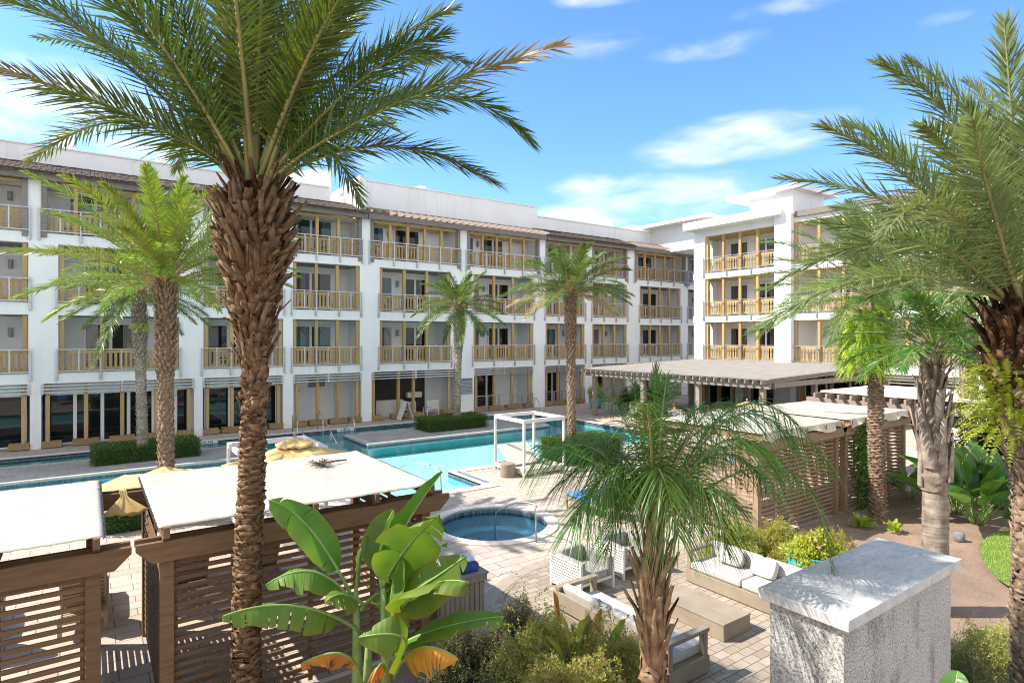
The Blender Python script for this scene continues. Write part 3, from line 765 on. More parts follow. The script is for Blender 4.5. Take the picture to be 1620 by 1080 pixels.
# ================================================================== CABANAS
def cabana(x0, x1, y0, label, wm, seed, flap):
    r = np.random.default_rng(seed)
    y1 = y0 + 3.15
    root = thing('cabana', (x0, y0, 0), label, 'cabana', 'slatted timber cabanas in one row')
    for x in (x0, x1 - .15):
        for y in (y0, y1 - .15):
            mb = MB(); mb.box(x, y, 0, x + .15, y + .15, 2.16); mb.build('post', wm, root, bevel=.006)
    for y in (y0 - .075, y0 + .155, y1 - .225, y1 + .005):
        mb = MB()
        e0, e1 = x0 - .26, x1 + .3
        mb.prism([(e0, 2.41), (e0, 2.33), (e0 + .17, 2.16), (e1 - .17, 2.16), (e1, 2.33), (e1, 2.41)], y, y + .07, 'y')
        mb.build('beam', wm, root, bevel=.004)
    n = 5
    for k in range(n):
        x = x0 + .02 + (x1 - x0 - .1) * k / (n - 1)
        mb = MB(); mb.prism([(y0 - .16, 2.47), (y0 - .06, 2.415), (y1 + .06, 2.415), (y1 + .16, 2.47), (y1 + .16, 2.595), (y0 - .16, 2.595)], x, x + .07, 'x')
        mb.build('rafter', wm, root)
    # slat panels: back (towards the planting) and both sides
    def slats(name, fn, a, b):
        mb = MB(); z = .12; k = 0
        while z < 2.08:
            dz = r.uniform(-.004, .004)
            fn(mb, a, b, z + dz, z + dz + .055); z += .108
        return mb
    mb = slats('s', lambda m, a, b, z0, z1: m.box(a, y0 + .06, z0, b, y0 + .085, z1), x0 + .15, x1 - .15)
    for q in range(1, 4):
        x = x0 + (x1 - x0) * q / 4; mb.box(x - .03, y0 + .087, 0.05, x + .03, y0 + .127, 2.2)
    mb.box(x0 + .152, y0 + .087, .05, x0 + .2, y0 + .13, 2.2); mb.box(x1 - .2, y0 + .087, .05, x1 - .152, y0 + .13, 2.2)
    mb.build('slat_panel', wm, root)
    for x in (x0 + .03, x1 - .055):
        mb = slats('s', lambda m, a, b, z0, z1: m.box(x, a, z0, x + .025, b, z1), y0 + .15, y1 - .15)
        mb.box(x + .027, (y0 + y1) / 2 - .03, .05, x + .06, (y0 + y1) / 2 + .03, 2.2)
        mb.build('slat_panel', wm, root)
    # canvas with sag between the rafters and creases
    nx, ny = 72, 48
    X, Y = np.meshgrid(np.linspace(x0 - .03, x1 + .03, nx), np.linspace(y0 - .1, y1 + .1, ny))
    ph = (X - x0 - .05) / (x1 - x0 - .1) * 4
    Z = 2.61 - .006 * np.abs(np.sin(math.pi * ph)) + .0
    for q in range(34):
        cx, cy, a = r.uniform(x0, x1), r.uniform(y0, y1), r.uniform(0, math.pi)
        u = (X - cx) * np.cos(a) + (Y - cy) * np.sin(a); v = -(X - cx) * np.sin(a) + (Y - cy) * np.cos(a)
        Z += r.uniform(.006, .02) * np.exp(-(u / .035) ** 2 - (v / r.uniform(.2, .8)) ** 2)
    Z += .0012 * r.standard_normal(Z.shape) + (.006 * np.sin(Y * 2 * math.pi / .17) if seed == 1 else .002 * np.sin(Y * 2 * math.pi / .5))
    edge = np.minimum(np.minimum(X - X.min(), X.max() - X), np.minimum(Y - Y.min(), Y.max() - Y))
    Z += np.where(edge < .02, -.012 + .003 * np.sin(X * 38) + .003 * np.sin(Y * 41), 0)
    X = X + np.where(edge < .02, .004 * np.sin(Y * 33), 0); Y = Y + np.where(edge < .02, .004 * np.sin(X * 29), 0)
    V = np.stack([X, Y, Z], -1).reshape(-1, 3)
    i = np.arange(nx * ny).reshape(ny, nx)
    Fq = np.stack([i[:-1, :-1], i[:-1, 1:], i[1:, 1:], i[1:, :-1]], -1).reshape(-1, 4)
    cv = arr_obj('canvas_roof', V, [Fq], 'canvas', root, smooth=True)
    s = cv.modifiers.new('thick', 'SOLIDIFY'); s.thickness = .006
    # lacing along the canvas edges
    mb = MB()
    for k in range(34):
        y = y0 - .08 + (y1 - y0 + .16) * k / 33
        pass
    for x in (x0 - .035, x1 + .035):
        mb = MB(); mb.tube([(x + (.012 if k % 2 else -.012), y0 - .08 + (y1 - y0 + .16) * k / 68, 2.565 + (.03 if k % 2 else 0)) for k in range(69)], .007, 5); mb.build('lacing', 'ink', root)
    if flap:
        nx = 60; xs = np.linspace(x0, x1, nx); V = []
        for q, z in enumerate((2.6, 2.53, 2.46, 2.42)):
            yy = y0 - .11 - .02 * q + (.01 + .03 * q) * np.sin(xs * 6.3) * np.sin(xs * 2.1 + 1)
            V.append(np.stack([xs, yy, z + .018 * q * np.sin(xs * 5)], -1))
        V = np.concatenate(V); i = np.arange(4 * nx).reshape(4, nx)
        Fq = np.stack([i[:-1, :-1], i[:-1, 1:], i[1:, 1:], i[1:, :-1]], -1).reshape(-1, 4)
        arr_obj('canvas_flap', V, [Fq], 'canvas_beige', root, smooth=True)
    return root
cabana(-3.62, .12, 8.5, 'brown slatted cabana at the left edge with a creased white canvas roof', 'wood_cabana', 1, False)
cabana(.72, 4.42, 8.5, 'brown slatted cabana behind the banana plant with a broken frond lying on its white roof', 'wood_cabana', 2, False)
cabana(13.1, 16.95, 8.35, 'tan slatted cabana with a drooping canvas edge, right behind the low palm', 'wood_cabana_tan', 3, True)
cabana(17.3, 21.15, 8.35, 'tan slatted cabana with a vine climbing its slats, behind the ringed palm trunk', 'wood_cabana_tan', 4, True)
# broken frond lying on the canvas
mb = MB(); c = Vector((3.35, 10.6, 2.65))
for k in range(60):
    a = random.uniform(0, 6.28); l = random.uniform(.1, .3)
    mb.tube([c + Vector((random.uniform(-.08, .08), random.uniform(-.08, .08), random.uniform(-.02, .04))), c + Vector((math.cos(a) * l * .7, math.sin(a) * l * .7, random.uniform(.0, .1))), c + Vector((math.cos(a) * l, math.sin(a) * l, random.uniform(-.02, .05)))], [.006, .005, .001], 4)
mb.tube([c, c + Vector((.28, .08, .02)), c + Vector((.52, .16, .0))], [.022, .018, .014], 6)
tag(mb.build('palm_debris', 'stem_brown'), 'dry broken piece of palm frond lying on a white canvas roof', 'palm debris')

# ================================================================== FURNITURE
def chaise():
    root = proto('chaise_lounge', 'x', 'lounger', 'blue cushioned loungers on the pool deck')
    mb = MB()
    for x in (-.34, .29): mb.box(x, .1, .26, x + .05, 2.0, .34)
    mb.box(-.29, 1.95, .26, .29, 2.0, .34); mb.box(-.29, .1, .26, .29, .15, .34)
    k = .22
    while k < 1.93: mb.box(-.29, k, .3, .29, k + .06, .32); k += .09
    mb.build('frame', 'teak', root, bevel=.004)
    for x in (-.34, .28):
        for y in (.2, 1.86): mb = MB(); mb.box(x, y, 0, x + .06, y + .06, .26); mb.build('leg', 'teak', root)
    M = Matrix.Translation((0, .62, .36)) @ Matrix.Rotation(R(-58), 4, 'X') 
    mb = MB()
    for x in (-.32, .28): mb.mbox(M @ Matrix.Translation((x + .02, -.4, -.02)), .04, .8, .04)
    for q in range(8): mb.mbox(M @ Matrix.Translation((0, -.06 - q * .1, -.015)), .56, .07, .016)
    mb.build('back_frame', 'teak', root)
    mb = MB(); wavy_pillow(mb, (0, 1.3, .39), .64, 1.36, .11, 10); mb.build('seat_cushion', 'fabric_blue', root, smooth=True)
    mb = MB(); wavy_pillow(mb, M @ Vector((0, -.42, .06)), .66, .88, .12, 10, M); mb.build('back_cushion', 'fabric_blue', root, smooth=True)
    return root
c0 = chaise()
spots = [(-1.55, 11.95, 'blue lounger seen through the slats of the leftmost cabana'), (-.08, 11.95, 'blue lounger with its slatted back showing in the gap between two cabanas'),
         (1.5, 12.0, 'blue lounger behind the slats at the left of the cabana behind the banana plant'), (2.75, 12.0, 'blue lounger behind the slats at the right of the cabana behind the banana plant'),
         (11.55, 11.3, 'blue lounger on the open deck beside the round spa'), (13.9, 11.35, 'blue lounger on the deck partly hidden behind the low palm'),
         (15.5, 11.6, 'blue lounger in front of the nearer tan cabana'), (19.6, 11.6, 'blue lounger behind the cabana with the vine')]
for k, (x, y, lb) in enumerate(spots):
    o = c0 if k == 0 else copy_tree(c0); place(o, (x, y, 0.004), R(random.uniform(-3, 3)), lb)

def sofa(loc, rz, label, pillows, slatted):
    root = thing('outdoor_sofa', loc, label, 'sofa', 'patio sofas', rz)
    WLOC[root.name] = (0, 0, 0)
    L = 1.23
    mb = MB(); mb.box(.0, -L, .02, .9, L, .26); mb.box(.02, -L + .03, 0, .88, L - .03, .02)
    mb.build('base', 'taupe', root, bevel=.006)
    for s in (-1, 1):
        y = s * (L - .062); mb = MB()
        mb.box(.02, y - .045, .262, .11, y + .045, .6); mb.box(.79, y - .045, .262, .88, y + .045, .6); mb.box(.0, y - .06, .6, .9, y + .06, .66)
        mb.build('arm', 'taupe', root, bevel=.005)
    mb = MB(); mb.box(.0, -L + .09, .3, .05, L - .09, .57)
    mb.build('back_panel', 'taupe', root, bevel=.005)
    for k in range(2):
        y = (-1 + 2 * k) * .57; mb = MB(); mb.box(.1, y - .565, .262, .88, y + .565, .42); mb.build('seat_cushion', 'fabric_white', root, bevel=.045)
        M = Matrix.Rotation(R(-12), 4, 'Y')
        M.translation = (.15, y, .55); mb = MB(); mb.mbox(M, .13, 1.1, .3); mb.build('back_cushion', 'fabric_white', root, bevel=.04)
    for (y, z, a) in pillows:
        M = Matrix.Rotation(R(-28), 4, 'Y') @ Matrix.Rotation(R(a), 4, 'Z')
        mb = MB(); wavy_pillow(mb, (.36, y, z), .14, .52, .36, 10, M); mb.build('throw_pillow', 'fabric_white', root, smooth=True)
    return root
sofa((6.5, 6.72, .016), 0, 'taupe framed sofa seen from behind, partly hidden by the low palm trunk', [], True)
sofa((10.68, 6.6, .016), math.pi, 'taupe framed sofa with white cushions and throw pillows in front of the flowering pot', [(-.55, .6, 8), (.15, .58, -6)], False)
root = thing('coffee_table', (8.67, 6.6, .016), 'low taupe block coffee table between the two patio sofas', 'table')
mb = MB(); mb.box(8.31, 5.9, .016, 9.03, 7.3, .27); mb.build('base', 'taupe', root, bevel=.008)
mb = MB()
for k in range(2): mb.box(8.3 + k * .37, 5.89, .272, 8.3 + k * .37 + .366, 7.31, .3)
mb.build('tabletop', 'taupe', root, bevel=.004)
def armchair():
    root = proto('armchair', 'x', 'armchair', 'white slatted armchairs')
    def panel(fn):
        mb = MB(); z = .06
        while z < .6: fn(mb, z, z + .03); z += .052
        return mb
    for x in (-.45, .425):
        mb = panel(lambda m, a, b: m.box(x, -.38, a, x + .025, .4, b)); mb.build('side_slats', 'white_paint', root)
    mb = panel(lambda m, a, b: m.box(-.42, .415, a, .42, .44, b)); mb.build('back_slats', 'white_paint', root)
    mb = MB()
    for x in (-.45, .4):
        mb.box(x, -.44, 0, x + .05, -.385, .62); mb.box(x, .4, 0, x + .05, .45, .62)
    mb.box(-.395, -.43, .2, .395, -.39, .25); mb.box(-.395, -.39, .22, .395, .4, .25)
    mb.build('frame', 'white_paint', root, bevel=.004)
    mb = MB(); mb.box(-.29, -.42, .25, .29, .24, .41); mb.build('seat_cushion', 'fabric_grey', root, bevel=.035)
    for x in (-.355, .355):
        mb = MB(); mb.box(x - .06, -.42, .25, x + .06, .4, .64); mb.build('side_cushion', 'fabric_grey', root, bevel=.035)
    mb = MB(); mb.box(-.29, .25, .25, .29, .4, .7); mb.build('back_cushion', 'fabric_grey', root, bevel=.04)
    return root
a0 = armchair(); place(a0, (7.93, 8.85, .016), R(2), 'white slatted armchair with grey cushions, the fully visible one')
a1 = copy_tree(a0); place(a1, (9.22, 8.95, .016), R(-3), 'white slatted armchair with grey cushions half hidden behind the low palm trunk')
# storage cabinet with things on it
root = thing('storage_cabinet', (5.1, 8.98, 0), 'weathered timber storage cabinet standing beside the cabana and shrubs', 'cabinet')
mb = MB(); mb.box(4.66, 8.72, 0.02, 5.56, 9.3, .84); mb.build('body', 'wood_bar', root)
mb = MB()
for k in range(9): mb.box(4.7 + k * .095, 8.695, .1, 4.7 + k * .095 + .08, 8.718, .72)
for k in range(5): mb.box(5.562, 8.74 + k * .11, .1, 5.58, 8.74 + k * .11 + .095, .72)
mb.box(4.64, 8.68, .735, 5.6, 8.718, .84); mb.build('slatted_front', 'wood_bar', root)
mb = MB()
for k in range(6): mb.box(4.6, 8.66 + k * .113, .845, 5.62, 8.66 + k * .113 + .109, .885)
mb.build('cabinet_top', 'wood_bar', root, bevel=.003)
mb = MB(); wavy_pillow(mb, (5.34, 9.05, .985), .34, .3, .24, 8); 
o = mb.build('towel', 'towel', smooth=True, origin=(5.34, 9.05, .89)); dm = o.modifiers.new('d', 'DISPLACE'); tx = bpy.data.textures.new('lump', 'CLOUDS'); tx.noise_scale = .12; dm.texture = tx; dm.strength = .09
tag(o, 'crumpled pale grey towel lying on the timber storage cabinet', 'towel')
mb = MB(); wavy_pillow(mb, (5.33, 8.86, .955), .36, .2, .16, 8)
o = mb.build('bag', 'navy', smooth=True, origin=(5.33, 8.86, .89)); dm = o.modifiers.new('d', 'DISPLACE'); dm.texture = tx; dm.strength = .07
tag(o, 'dark blue crumpled bag in front of the towel on the cabinet', 'bag')
mb = MB(); mb.lathe([(.0, .886), (.05, .886), (.05, 1.0), (.045, 1.02), (0, 1.02)], (5.02, 9.18, 0), 16); tag(mb.build('cup', 'signgrey', smooth=True, origin=(5.02, 9.18, .886)), 'small grey cup standing on the timber storage cabinet', 'cup')

# daybed frames
def daybed(cx, cy, s, h, label, back):
    root = thing('daybed_frame', (cx, cy, 0), label, 'daybed', 'white daybed frames')
    a = s / 2; w = .08
    for sx in (-1, 1):
        for sy in (-1, 1):
            mb = MB(); x, y = cx + sx * a, cy + sy * a; mb.box(x - w / 2, y - w / 2, 0, x + w / 2, y + w / 2, h); mb.build('post', 'white_paint', root, bevel=.006)
    mb = MB()
    for sy in (-1, 1): mb.box(cx - a + w / 2, cy + sy * a - .045, h - .13, cx + a - w / 2, cy + sy * a + .045, h - .003)
    for sx in (-1, 1): mb.box(cx + sx * a - .045, cy - a + w / 2, h - .13, cx + sx * a + .045, cy + a - w / 2, h - .003)
    mb.build('top_frame', 'white_paint', root, bevel=.005)
    mb = MB()
    for sy in (-1, 1): mb.box(cx - a + w / 2, cy + sy * a - .03, .1, cx + a - w / 2, cy + sy * a + .03, .26)
    for sx in (-1, 1): mb.box(cx + sx * a - .03, cy - a + w / 2, .1, cx + sx * a + .03, cy + a - w / 2, .26)
    for k in range(14): mb.box(cx - a + .08 + k * (s - .16) / 13.0 - .05, cy - a + .05, .2, cx - a + .08 + k * (s - .16) / 13.0 + .05, cy + a - .05, .225)
    mb.build('platform', 'canvas_beige', root)
    if back:
        M = Matrix.Translation((cx + .1, cy, .27)) @ Matrix.Rotation(R(-38), 4, 'X')
        mb = MB(); M2 = M @ Matrix.Translation((0, .5, .0)); mb.mbox(M2, s - .35, 1.0, .05)
        M2 = Matrix.Translation((cx - .1, cy - .1, .27)) @ Matrix.Rotation(R(38), 4, 'X'); mb.mbox(M2 @ Matrix.Translation((-.2, .5, .03)), s - .5, 1.0, .04)
        mb.build('backrest', 'canvas_beige', root)
    return root
daybed(13.3, 17.75, 1.8, 2.02, 'white open daybed frame with tilted backrest at the pool edge', True)
daybed(4.1, 16.7, 2.0, 2.05, 'white open daybed frame mostly hidden behind the yellow parasol and cabana roof', False)
o = MB(); o.lathe([(.0, 0), (.25, 0), (.26, .04), (.255, .44), (.24, .47), (0, .475)], (12.05, 17.35, 0), 28)
tag(o.build('wicker_stool', 'wicker', smooth=False, origin=(12.05, 17.35, 0)), 'round woven stool standing beside the daybed frame at the pool edge', 'stool')

# umbrellas
def umbrella(loc, rad, top, rim, label, seed):
    root = thing('parasol', loc, label, 'parasol', 'yellow parasols on the deck'); cx, cy = loc[0], loc[1]
    mb = MB(); mb.tube([(cx, cy, .08), (cx, cy, top)], .024, 10); mb.build('pole', 'teak', root, smooth=True)
    mb = MB(); mb.lathe([(0, 0), (.27, 0), (.27, .06), (.05, .09), (.04, .3), (0, .3)], (cx, cy, 0), 24); mb.build('base', 'grey_rock', root, smooth=False)
    def canopy(r0, r1, z0, z1, n, sag, lobes, val):
        vs = []; fs = []; N = 64; nr = 8
        for i in range(nr + 1):
            s = i / nr; r = r0 + (r1 - r0) * s
            for k in range(N):
                a = 2 * math.pi * k / N + .39; seg = (k % (N // 8)) / (N // 8)
                rr = r * (math.cos(math.pi / 8) / math.cos((seg - .5) * math.pi / 4)) ** (1 if s > .2 else .3)
                z = z0 + (z1 - z0) * (s ** .82) - sag * math.sin(math.pi * seg) * s - .012 * s * math.sin(5 * a + seed)
                vs.append((cx + rr * math.cos(a), cy + rr * math.sin(a), z))
        for k in range(N):
            a = 2 * math.pi * k / N + .39; b = vs[nr * N + k]
            vs.append((b[0] + .01 * math.cos(a), b[1] + .01 * math.sin(a), b[2] - val * (.75 + .25 * math.cos(math.pi * 4 * ((k % 8) / 8 - .5)))))
        for i in range(nr + 1):
            for k in range(N): fs.append((i * N + k, i * N + (k + 1) % N, (i + 1) * N + (k + 1) % N, (i + 1) * N + k))
        m = MB(); m.add(vs, fs); return m
    o = canopy(.06, rad, top - .07, rim, 8, .05, 0, .14).build('canopy', 'yellow', root, smooth=True); s = o.modifiers.new('t', 'SOLIDIFY'); s.thickness = .004
    o = canopy(.03, rad * .27, top + .02, top - .12, 8, .03, 1, .06).build('vent', 'yellow', root, smooth=True); s = o.modifiers.new('t', 'SOLIDIFY'); s.thickness = .004
    mb = MB(); mb.lathe([(0, .13), (.022, .12), (.032, .09), (.022, .06), (.016, .04), (.02, 0), (0, 0)], (cx, cy, top), 14); mb.build('finial', 'teak', root, smooth=True)
    for k in range(8):
        a = 2 * math.pi * k / 8 + .39; mb = MB(); p = Vector((cx, cy, top - .1)); q = Vector((cx + rad * .97 * math.cos(a), cy + rad * .97 * math.sin(a), rim - .03))
        mb.bar(p, q, .018, .022); mb.build('rib', 'teak', root)
umbrella((1.22, 13.6, 0), 1.6, 2.34, 1.98, 'yellow scalloped parasol poking out in the gap between two cabanas', 1)
umbrella((3.98, 14.55, 0), 1.6, 2.52, 1.95, 'yellow scalloped parasol behind the white canvas roof and in front of the daybed frame', 2)
umbrella((20.6, 13.6, 0), 1.5, 2.42, 2.0, 'pale yellow parasol behind the tan cabanas on the right', 3)
# hanging yellow cloth between the cabanas
mb = MB(); n = 12
vs = []; 
for i in range(n + 1):
    s = i / n; w = .1 + .52 * max(0, (s - .35) / .65)
    for k in range(9):
        u = k / 8 - .5; vs.append((.44 + u * w + .05 * s, 11.2 - .3 * s, 2.52 - .3 * s - .04 * math.sin(math.pi * (u + .5)) * s + .02 * math.sin(u * 20)))
mb.add(vs, [(i * 9 + k, i * 9 + k + 1, (i + 1) * 9 + k + 1, (i + 1) * 9 + k) for i in range(n) for k in range(8)])
o = mb.build('hanging_cloth', 'yellow', smooth=True, origin=(.44, 11.28, 2.4)); s = o.modifiers.new('t', 'SOLIDIFY'); s.thickness = .004
tag(o, 'yellow cloth hanging over the beam in the gap between two cabanas', 'cloth')

# handrails
def rail(name, pts, r, label, extra=()):
    root = thing(name, pts[0], label, 'handrail', 'steel pool handrails')
    mb = MB(); mb.tube(pts, r, 10); mb.build('rail', 'steel', root, smooth=True)
    for e in extra: mb = MB(); mb.tube(e, r, 10); mb.build('stanchion', 'steel', root, smooth=True)
def arc(p, q, up, n=12):
    p, q = Vector(p), Vector(q); return [p.lerp(q, k / n) + Vector((0, 0, up * math.sin(math.pi * k / n))) for k in range(n + 1)]
# spa rail
rail('handrail', [(8.75, 11.4, 0), (8.74, 11.42, .8)] + [(8.74, 11.35, .86)] + arc((8.74, 11.45, .9), (8.5, 12.75, .42), .14) + [(8.5, 12.8, .3), (8.5, 12.82, -.5)], .021, 'steel handrail leading into the round spa')
rail('handrail', [(8.85, 16.3, 0), (8.83, 16.32, .82)] + arc((8.8, 16.4, .86), (8.1, 18.3, .5), .22) + [(8.05, 18.4, .35), (8.05, 18.42, -.7)], .021, 'arched steel handrail at the shallow steps behind the cabana roof')
b0, b1 = Vector((9.3, 32.2, 0)), Vector((7.9, 26.9, -.95))
for dx, lb in ((-.35, 'left one of the paired long steel handrails sloping into the far channel'), (.95, 'right one of the paired long steel handrails sloping into the far channel')):
    p = [(9.0 + dx, 32.0, 0), (9.0 + dx, 31.95, .85), (8.95 + dx, 31.2, .9), (8.6 + dx, 27.3, -.35)]
    rail('handrail', p, .024, lb, [[(8.96 + dx, 31.0, .85), (8.96 + dx, 31.0, -.9)], [(8.78 + dx, 29.2, .26), (8.78 + dx, 29.2, -.95)]])
rail('handrail', [(10.9, 29.0, 0), (10.85, 29.1, .75), (10.9, 29.5, .86), (11.0, 30.4, .4), (11.05, 30.9, .1), (11.05, 31.0, -.4)], .024, 'short steel handrail at the corner of the far pool island')
rail('handrail', [(24.6, 32.3, 0), (24.55, 32.2, .8), (24.4, 31.8, .86), (24.2, 30.9, .3), (24.2, 30.8, -.4)], .024, 'steel handrail at the far right end of the channel')

# restaurant pergola roof
root = thing('restaurant_pergola', (25.6, 15.9, 0), 'large flat grey roofed pergola over the outdoor restaurant against the right wing', 'pergola')
mb = MB()
A = [(25.3, 15.6, 2.98), (36.0, 15.6, 3.32), (36.0, 28.3, 3.32), (25.3, 28.3, 2.98)]
mb.add(A + [(x, y, z - .06) for x, y, z in A], [(0, 1, 2, 3), (7, 6, 5, 4), (0, 4, 5, 1), (1, 5, 6, 2), (2, 6, 7, 3), (3, 7, 4, 0)])
mb.build('roof_sheet', 'roof_sheet', root)
mb = MB()
for y in np.arange(15.8, 28.2, .42): mb.bar((25.0, y, 2.82), (35.8, y, 3.16), .06, .17)
mb.build('rafters', 'wood_weathered', root)
mb = MB(); mb.box(25.55, 15.7, 2.5, 25.67, 28.2, 2.76); mb.box(25.95, 15.7, 2.5, 26.07, 28.2, 2.76); mb.box(26.1, 15.85, 2.52, 35.9, 15.97, 2.78); mb.box(26.1, 27.9, 2.52, 35.9, 28.02, 2.78)
mb.build('beam', 'wood_weathered', root)
for x, y in ((25.69, 16.1), (25.69, 19.7), (25.69, 23.5), (25.69, 27.5), (30.3, 16.1), (30.3, 19.9), (30.3, 23.8), (30.3, 27.5)):
    mb = MB(); mb.box(x, y, 0, x + .24, y + .24, 2.5 if x < 27 else 2.85); mb.build('post', 'wood_weathered' if x > 27 else 'wood_pink', root, bevel=.01)
mb = MB(); mb.lathe([(0, .0), (.16, .0), (.22, .2), (.18, .36), (0, .4)], (27.4, 18.3, 2.35), 16); mb.tube([(27.4, 18.3, 2.7), (27.4, 18.3, 2.95)], .01, 6); mb.build('lantern', 'wicker', root)
root = thing('timber_pergola', (21.7, 8.0, 0), 'smaller timber pergola with striped shadows behind the tan cabanas', 'pergola')
mb = MB(); mb.box(21.8, 5.4, 2.9, 26.2, 11.4, 2.96); mb.build('roof_sheet', 'canvas_beige', root)
mb = MB()
for y in np.arange(5.5, 11.4, .42): mb.box(21.4, y, 2.71, 26.3, y + .07, 2.89)
mb.build('rafters', 'wood_pink', root)
for bx in (21.75, 25.9): mb = MB(); mb.box(bx, 5.0, 2.48, bx + .12, 11.9, 2.7); mb.build('beam', 'wood_pink', root)
for x, y in ((21.89, 5.6), (21.89, 8.1), (21.89, 11.0), (26.04, 5.6), (26.04, 11.0)):
    mb = MB(); mb.box(x, y, 0, x + .2, y + .2, 2.7); mb.build('post', 'wood_pink', root)

# restaurant tables and chairs
def dchair():
    root = proto('dining_chair', 'x', 'chair', 'tan dining chairs under the restaurant roof')
    mb = MB(); wavy_pillow(mb, (0, 0, .45), .5, .5, .1, 6); mb.build('seat', 'chair_tan', root, smooth=True)
    mb = MB(); wavy_pillow(mb, (0, .24, .72), .5, .08, .5, 6, Matrix.Rotation(R(-8), 4, 'X')); mb.build('backrest', 'chair_tan', root, smooth=True)
    for x in (-.22, .18):
        for y in (-.22, .2): mb = MB(); mb.box(x, y, 0, x + .04, y + .04, .42); mb.build('leg', 'black_metal', root)
    return root
def dtable():
    root = proto('dining_table', 'x', 'table', 'restaurant tables')
    mb = MB(); mb.box(-.5, -.5, .72, .5, .5, .76); mb.build('tabletop', 'wood_bar', root, bevel=.005)
    mb = MB(); mb.tube([(0, 0, .04), (0, 0, .72)], .04, 8); mb.lathe([(0, 0), (.3, 0), (.3, .04), (0, .05)], (0, 0, 0), 16); mb.build('pedestal', 'black_metal', root)
    return root
dc, dt = dchair(), dtable(); first = [True, True]
TB = [(26.6, 18.2), (26.7, 21.4), (28.6, 17.6), (28.8, 20.6), (27.2, 24.8)]
for x, y in TB:
    t = dt if first[1] else copy_tree(dt); first[1] = False
    place(t, (x, y, .002), 0, 'square timber topped dining table under the restaurant roof')
    for a in range(4):
        c = dc if first[0] else copy_tree(dc); first[0] = False
        an = a * math.pi / 2; place(c, (x - .72 * math.sin(-an), y + .72 * math.cos(an), .002), an, 'tan dining chair drawn up to a restaurant table')
# seated guests
def person(loc, rz, label, shirt, hair, lean=.06):
    root = thing('person', loc, label, 'person', None, rz); WLOC[root.name] = (0, 0, 0)
    V = [(0, 0, .5), (0, .02 - lean * .3, .72), (0, .02 - lean, .97), (0, -lean, 1.08), (0, -.03 - lean, 1.2),
         (-.1, -.02, .5), (-.12, -.42, .5), (-.12, -.46, .1), (-.12, -.58, .05), (.1, -.02, .5), (.12, -.42, .5), (.12, -.46, .1), (.12, -.58, .05),
         (-.19, .01 - lean, .96), (-.25, -.06 - lean, .72), (-.2, -.3, .78), (-.15, -.38, .79), (.19, .01 - lean, .96), (.25, -.06 - lean, .72), (.2, -.3, .78), (.15, -.38, .79)]
    E = [(0, 1), (1, 2), (2, 3), (3, 4), (0, 5), (5, 6), (6, 7), (7, 8), (0, 9), (9, 10), (10, 11), (11, 12), (2, 13), (13, 14), (14, 15), (15, 16), (2, 17), (17, 18), (18, 19), (19, 20)]
    rad = [.14, .14, .13, .055, .09, .1, .075, .05, .045, .1, .075, .05, .045, .07, .05, .035, .03, .07, .05, .035, .03]
    me = bpy.data.meshes.new('body'); me.from_pydata(V, E, []); o = bpy.data.objects.new('body', me); COL.objects.link(o); o.parent = root
    sk = o.modifiers.new('skin', 'SKIN'); sb = o.modifiers.new('sub', 'SUBSURF'); sb.levels = sb.render_levels = 2
    for i, v in enumerate(me.skin_vertices[0].data): v.radius = (rad[i], rad[i] * (.8 if i < 3 else 1)); v.use_root = (i == 0)
    me.materials.append(MATS['skin'])
    # shirt as its own skinned shell
    idx = [0, 1, 2, 13, 14, 17, 18]; mp_ = {a: b for b, a in enumerate(idx)}
    me = bpy.data.meshes.new('shirt'); me.from_pydata([V[i] for i in idx], [(mp_[a], mp_[b]) for a, b in E if a in mp_ and b in mp_], []); o = bpy.data.objects.new('shirt', me); COL.objects.link(o); o.parent = root
    sk = o.modifiers.new('skin', 'SKIN'); sb = o.modifiers.new('sub', 'SUBSURF'); sb.levels = sb.render_levels = 2
    for i, v in enumerate(me.skin_vertices[0].data): q = rad[idx[i]] * 1.16; v.radius = (q, q * (.82 if idx[i] < 3 else 1)); v.use_root = (i == 0)
    me.materials.append(MATS[shirt])
    mb = MB(); wavy_pillow(mb, (0, .015 - lean, 1.25), .215, .23, .21, 10); mb.build('hair', hair, root, smooth=True)
    mb = MB(); wavy_pillow(mb, (0, -.12 - lean, 1.2), .02, .035, .04, 6)
    mb.build('nose', 'skin', root, smooth=True)
    mb = MB()
    for x in (-.035, .035): wavy_pillow(mb, (x, -.105 - lean, 1.225), .025, .02, .014, 6)
    wavy_pillow(mb, (0, -.11 - lean, 1.155), .05, .02, .012, 6)
    mb.build('facial_features', 'ink', root, smooth=True)
person((25.88, 21.4, .0), -math.pi / 2 + .3, 'seated guest with reddish hair and grey shirt at a restaurant table, far from the camera', 'shirt', 'hair')
person((25.9, 18.2, .0), math.pi / 2 + .35, 'seated guest with dark hair and pale shirt turned sideways near the restaurant post', 'shirt_light', 'hair_dark')
person((27.9, 17.6, .0), math.pi / 2, 'seated guest with dark hair and grey shirt deeper under the restaurant roof', 'shirt', 'hair_dark')

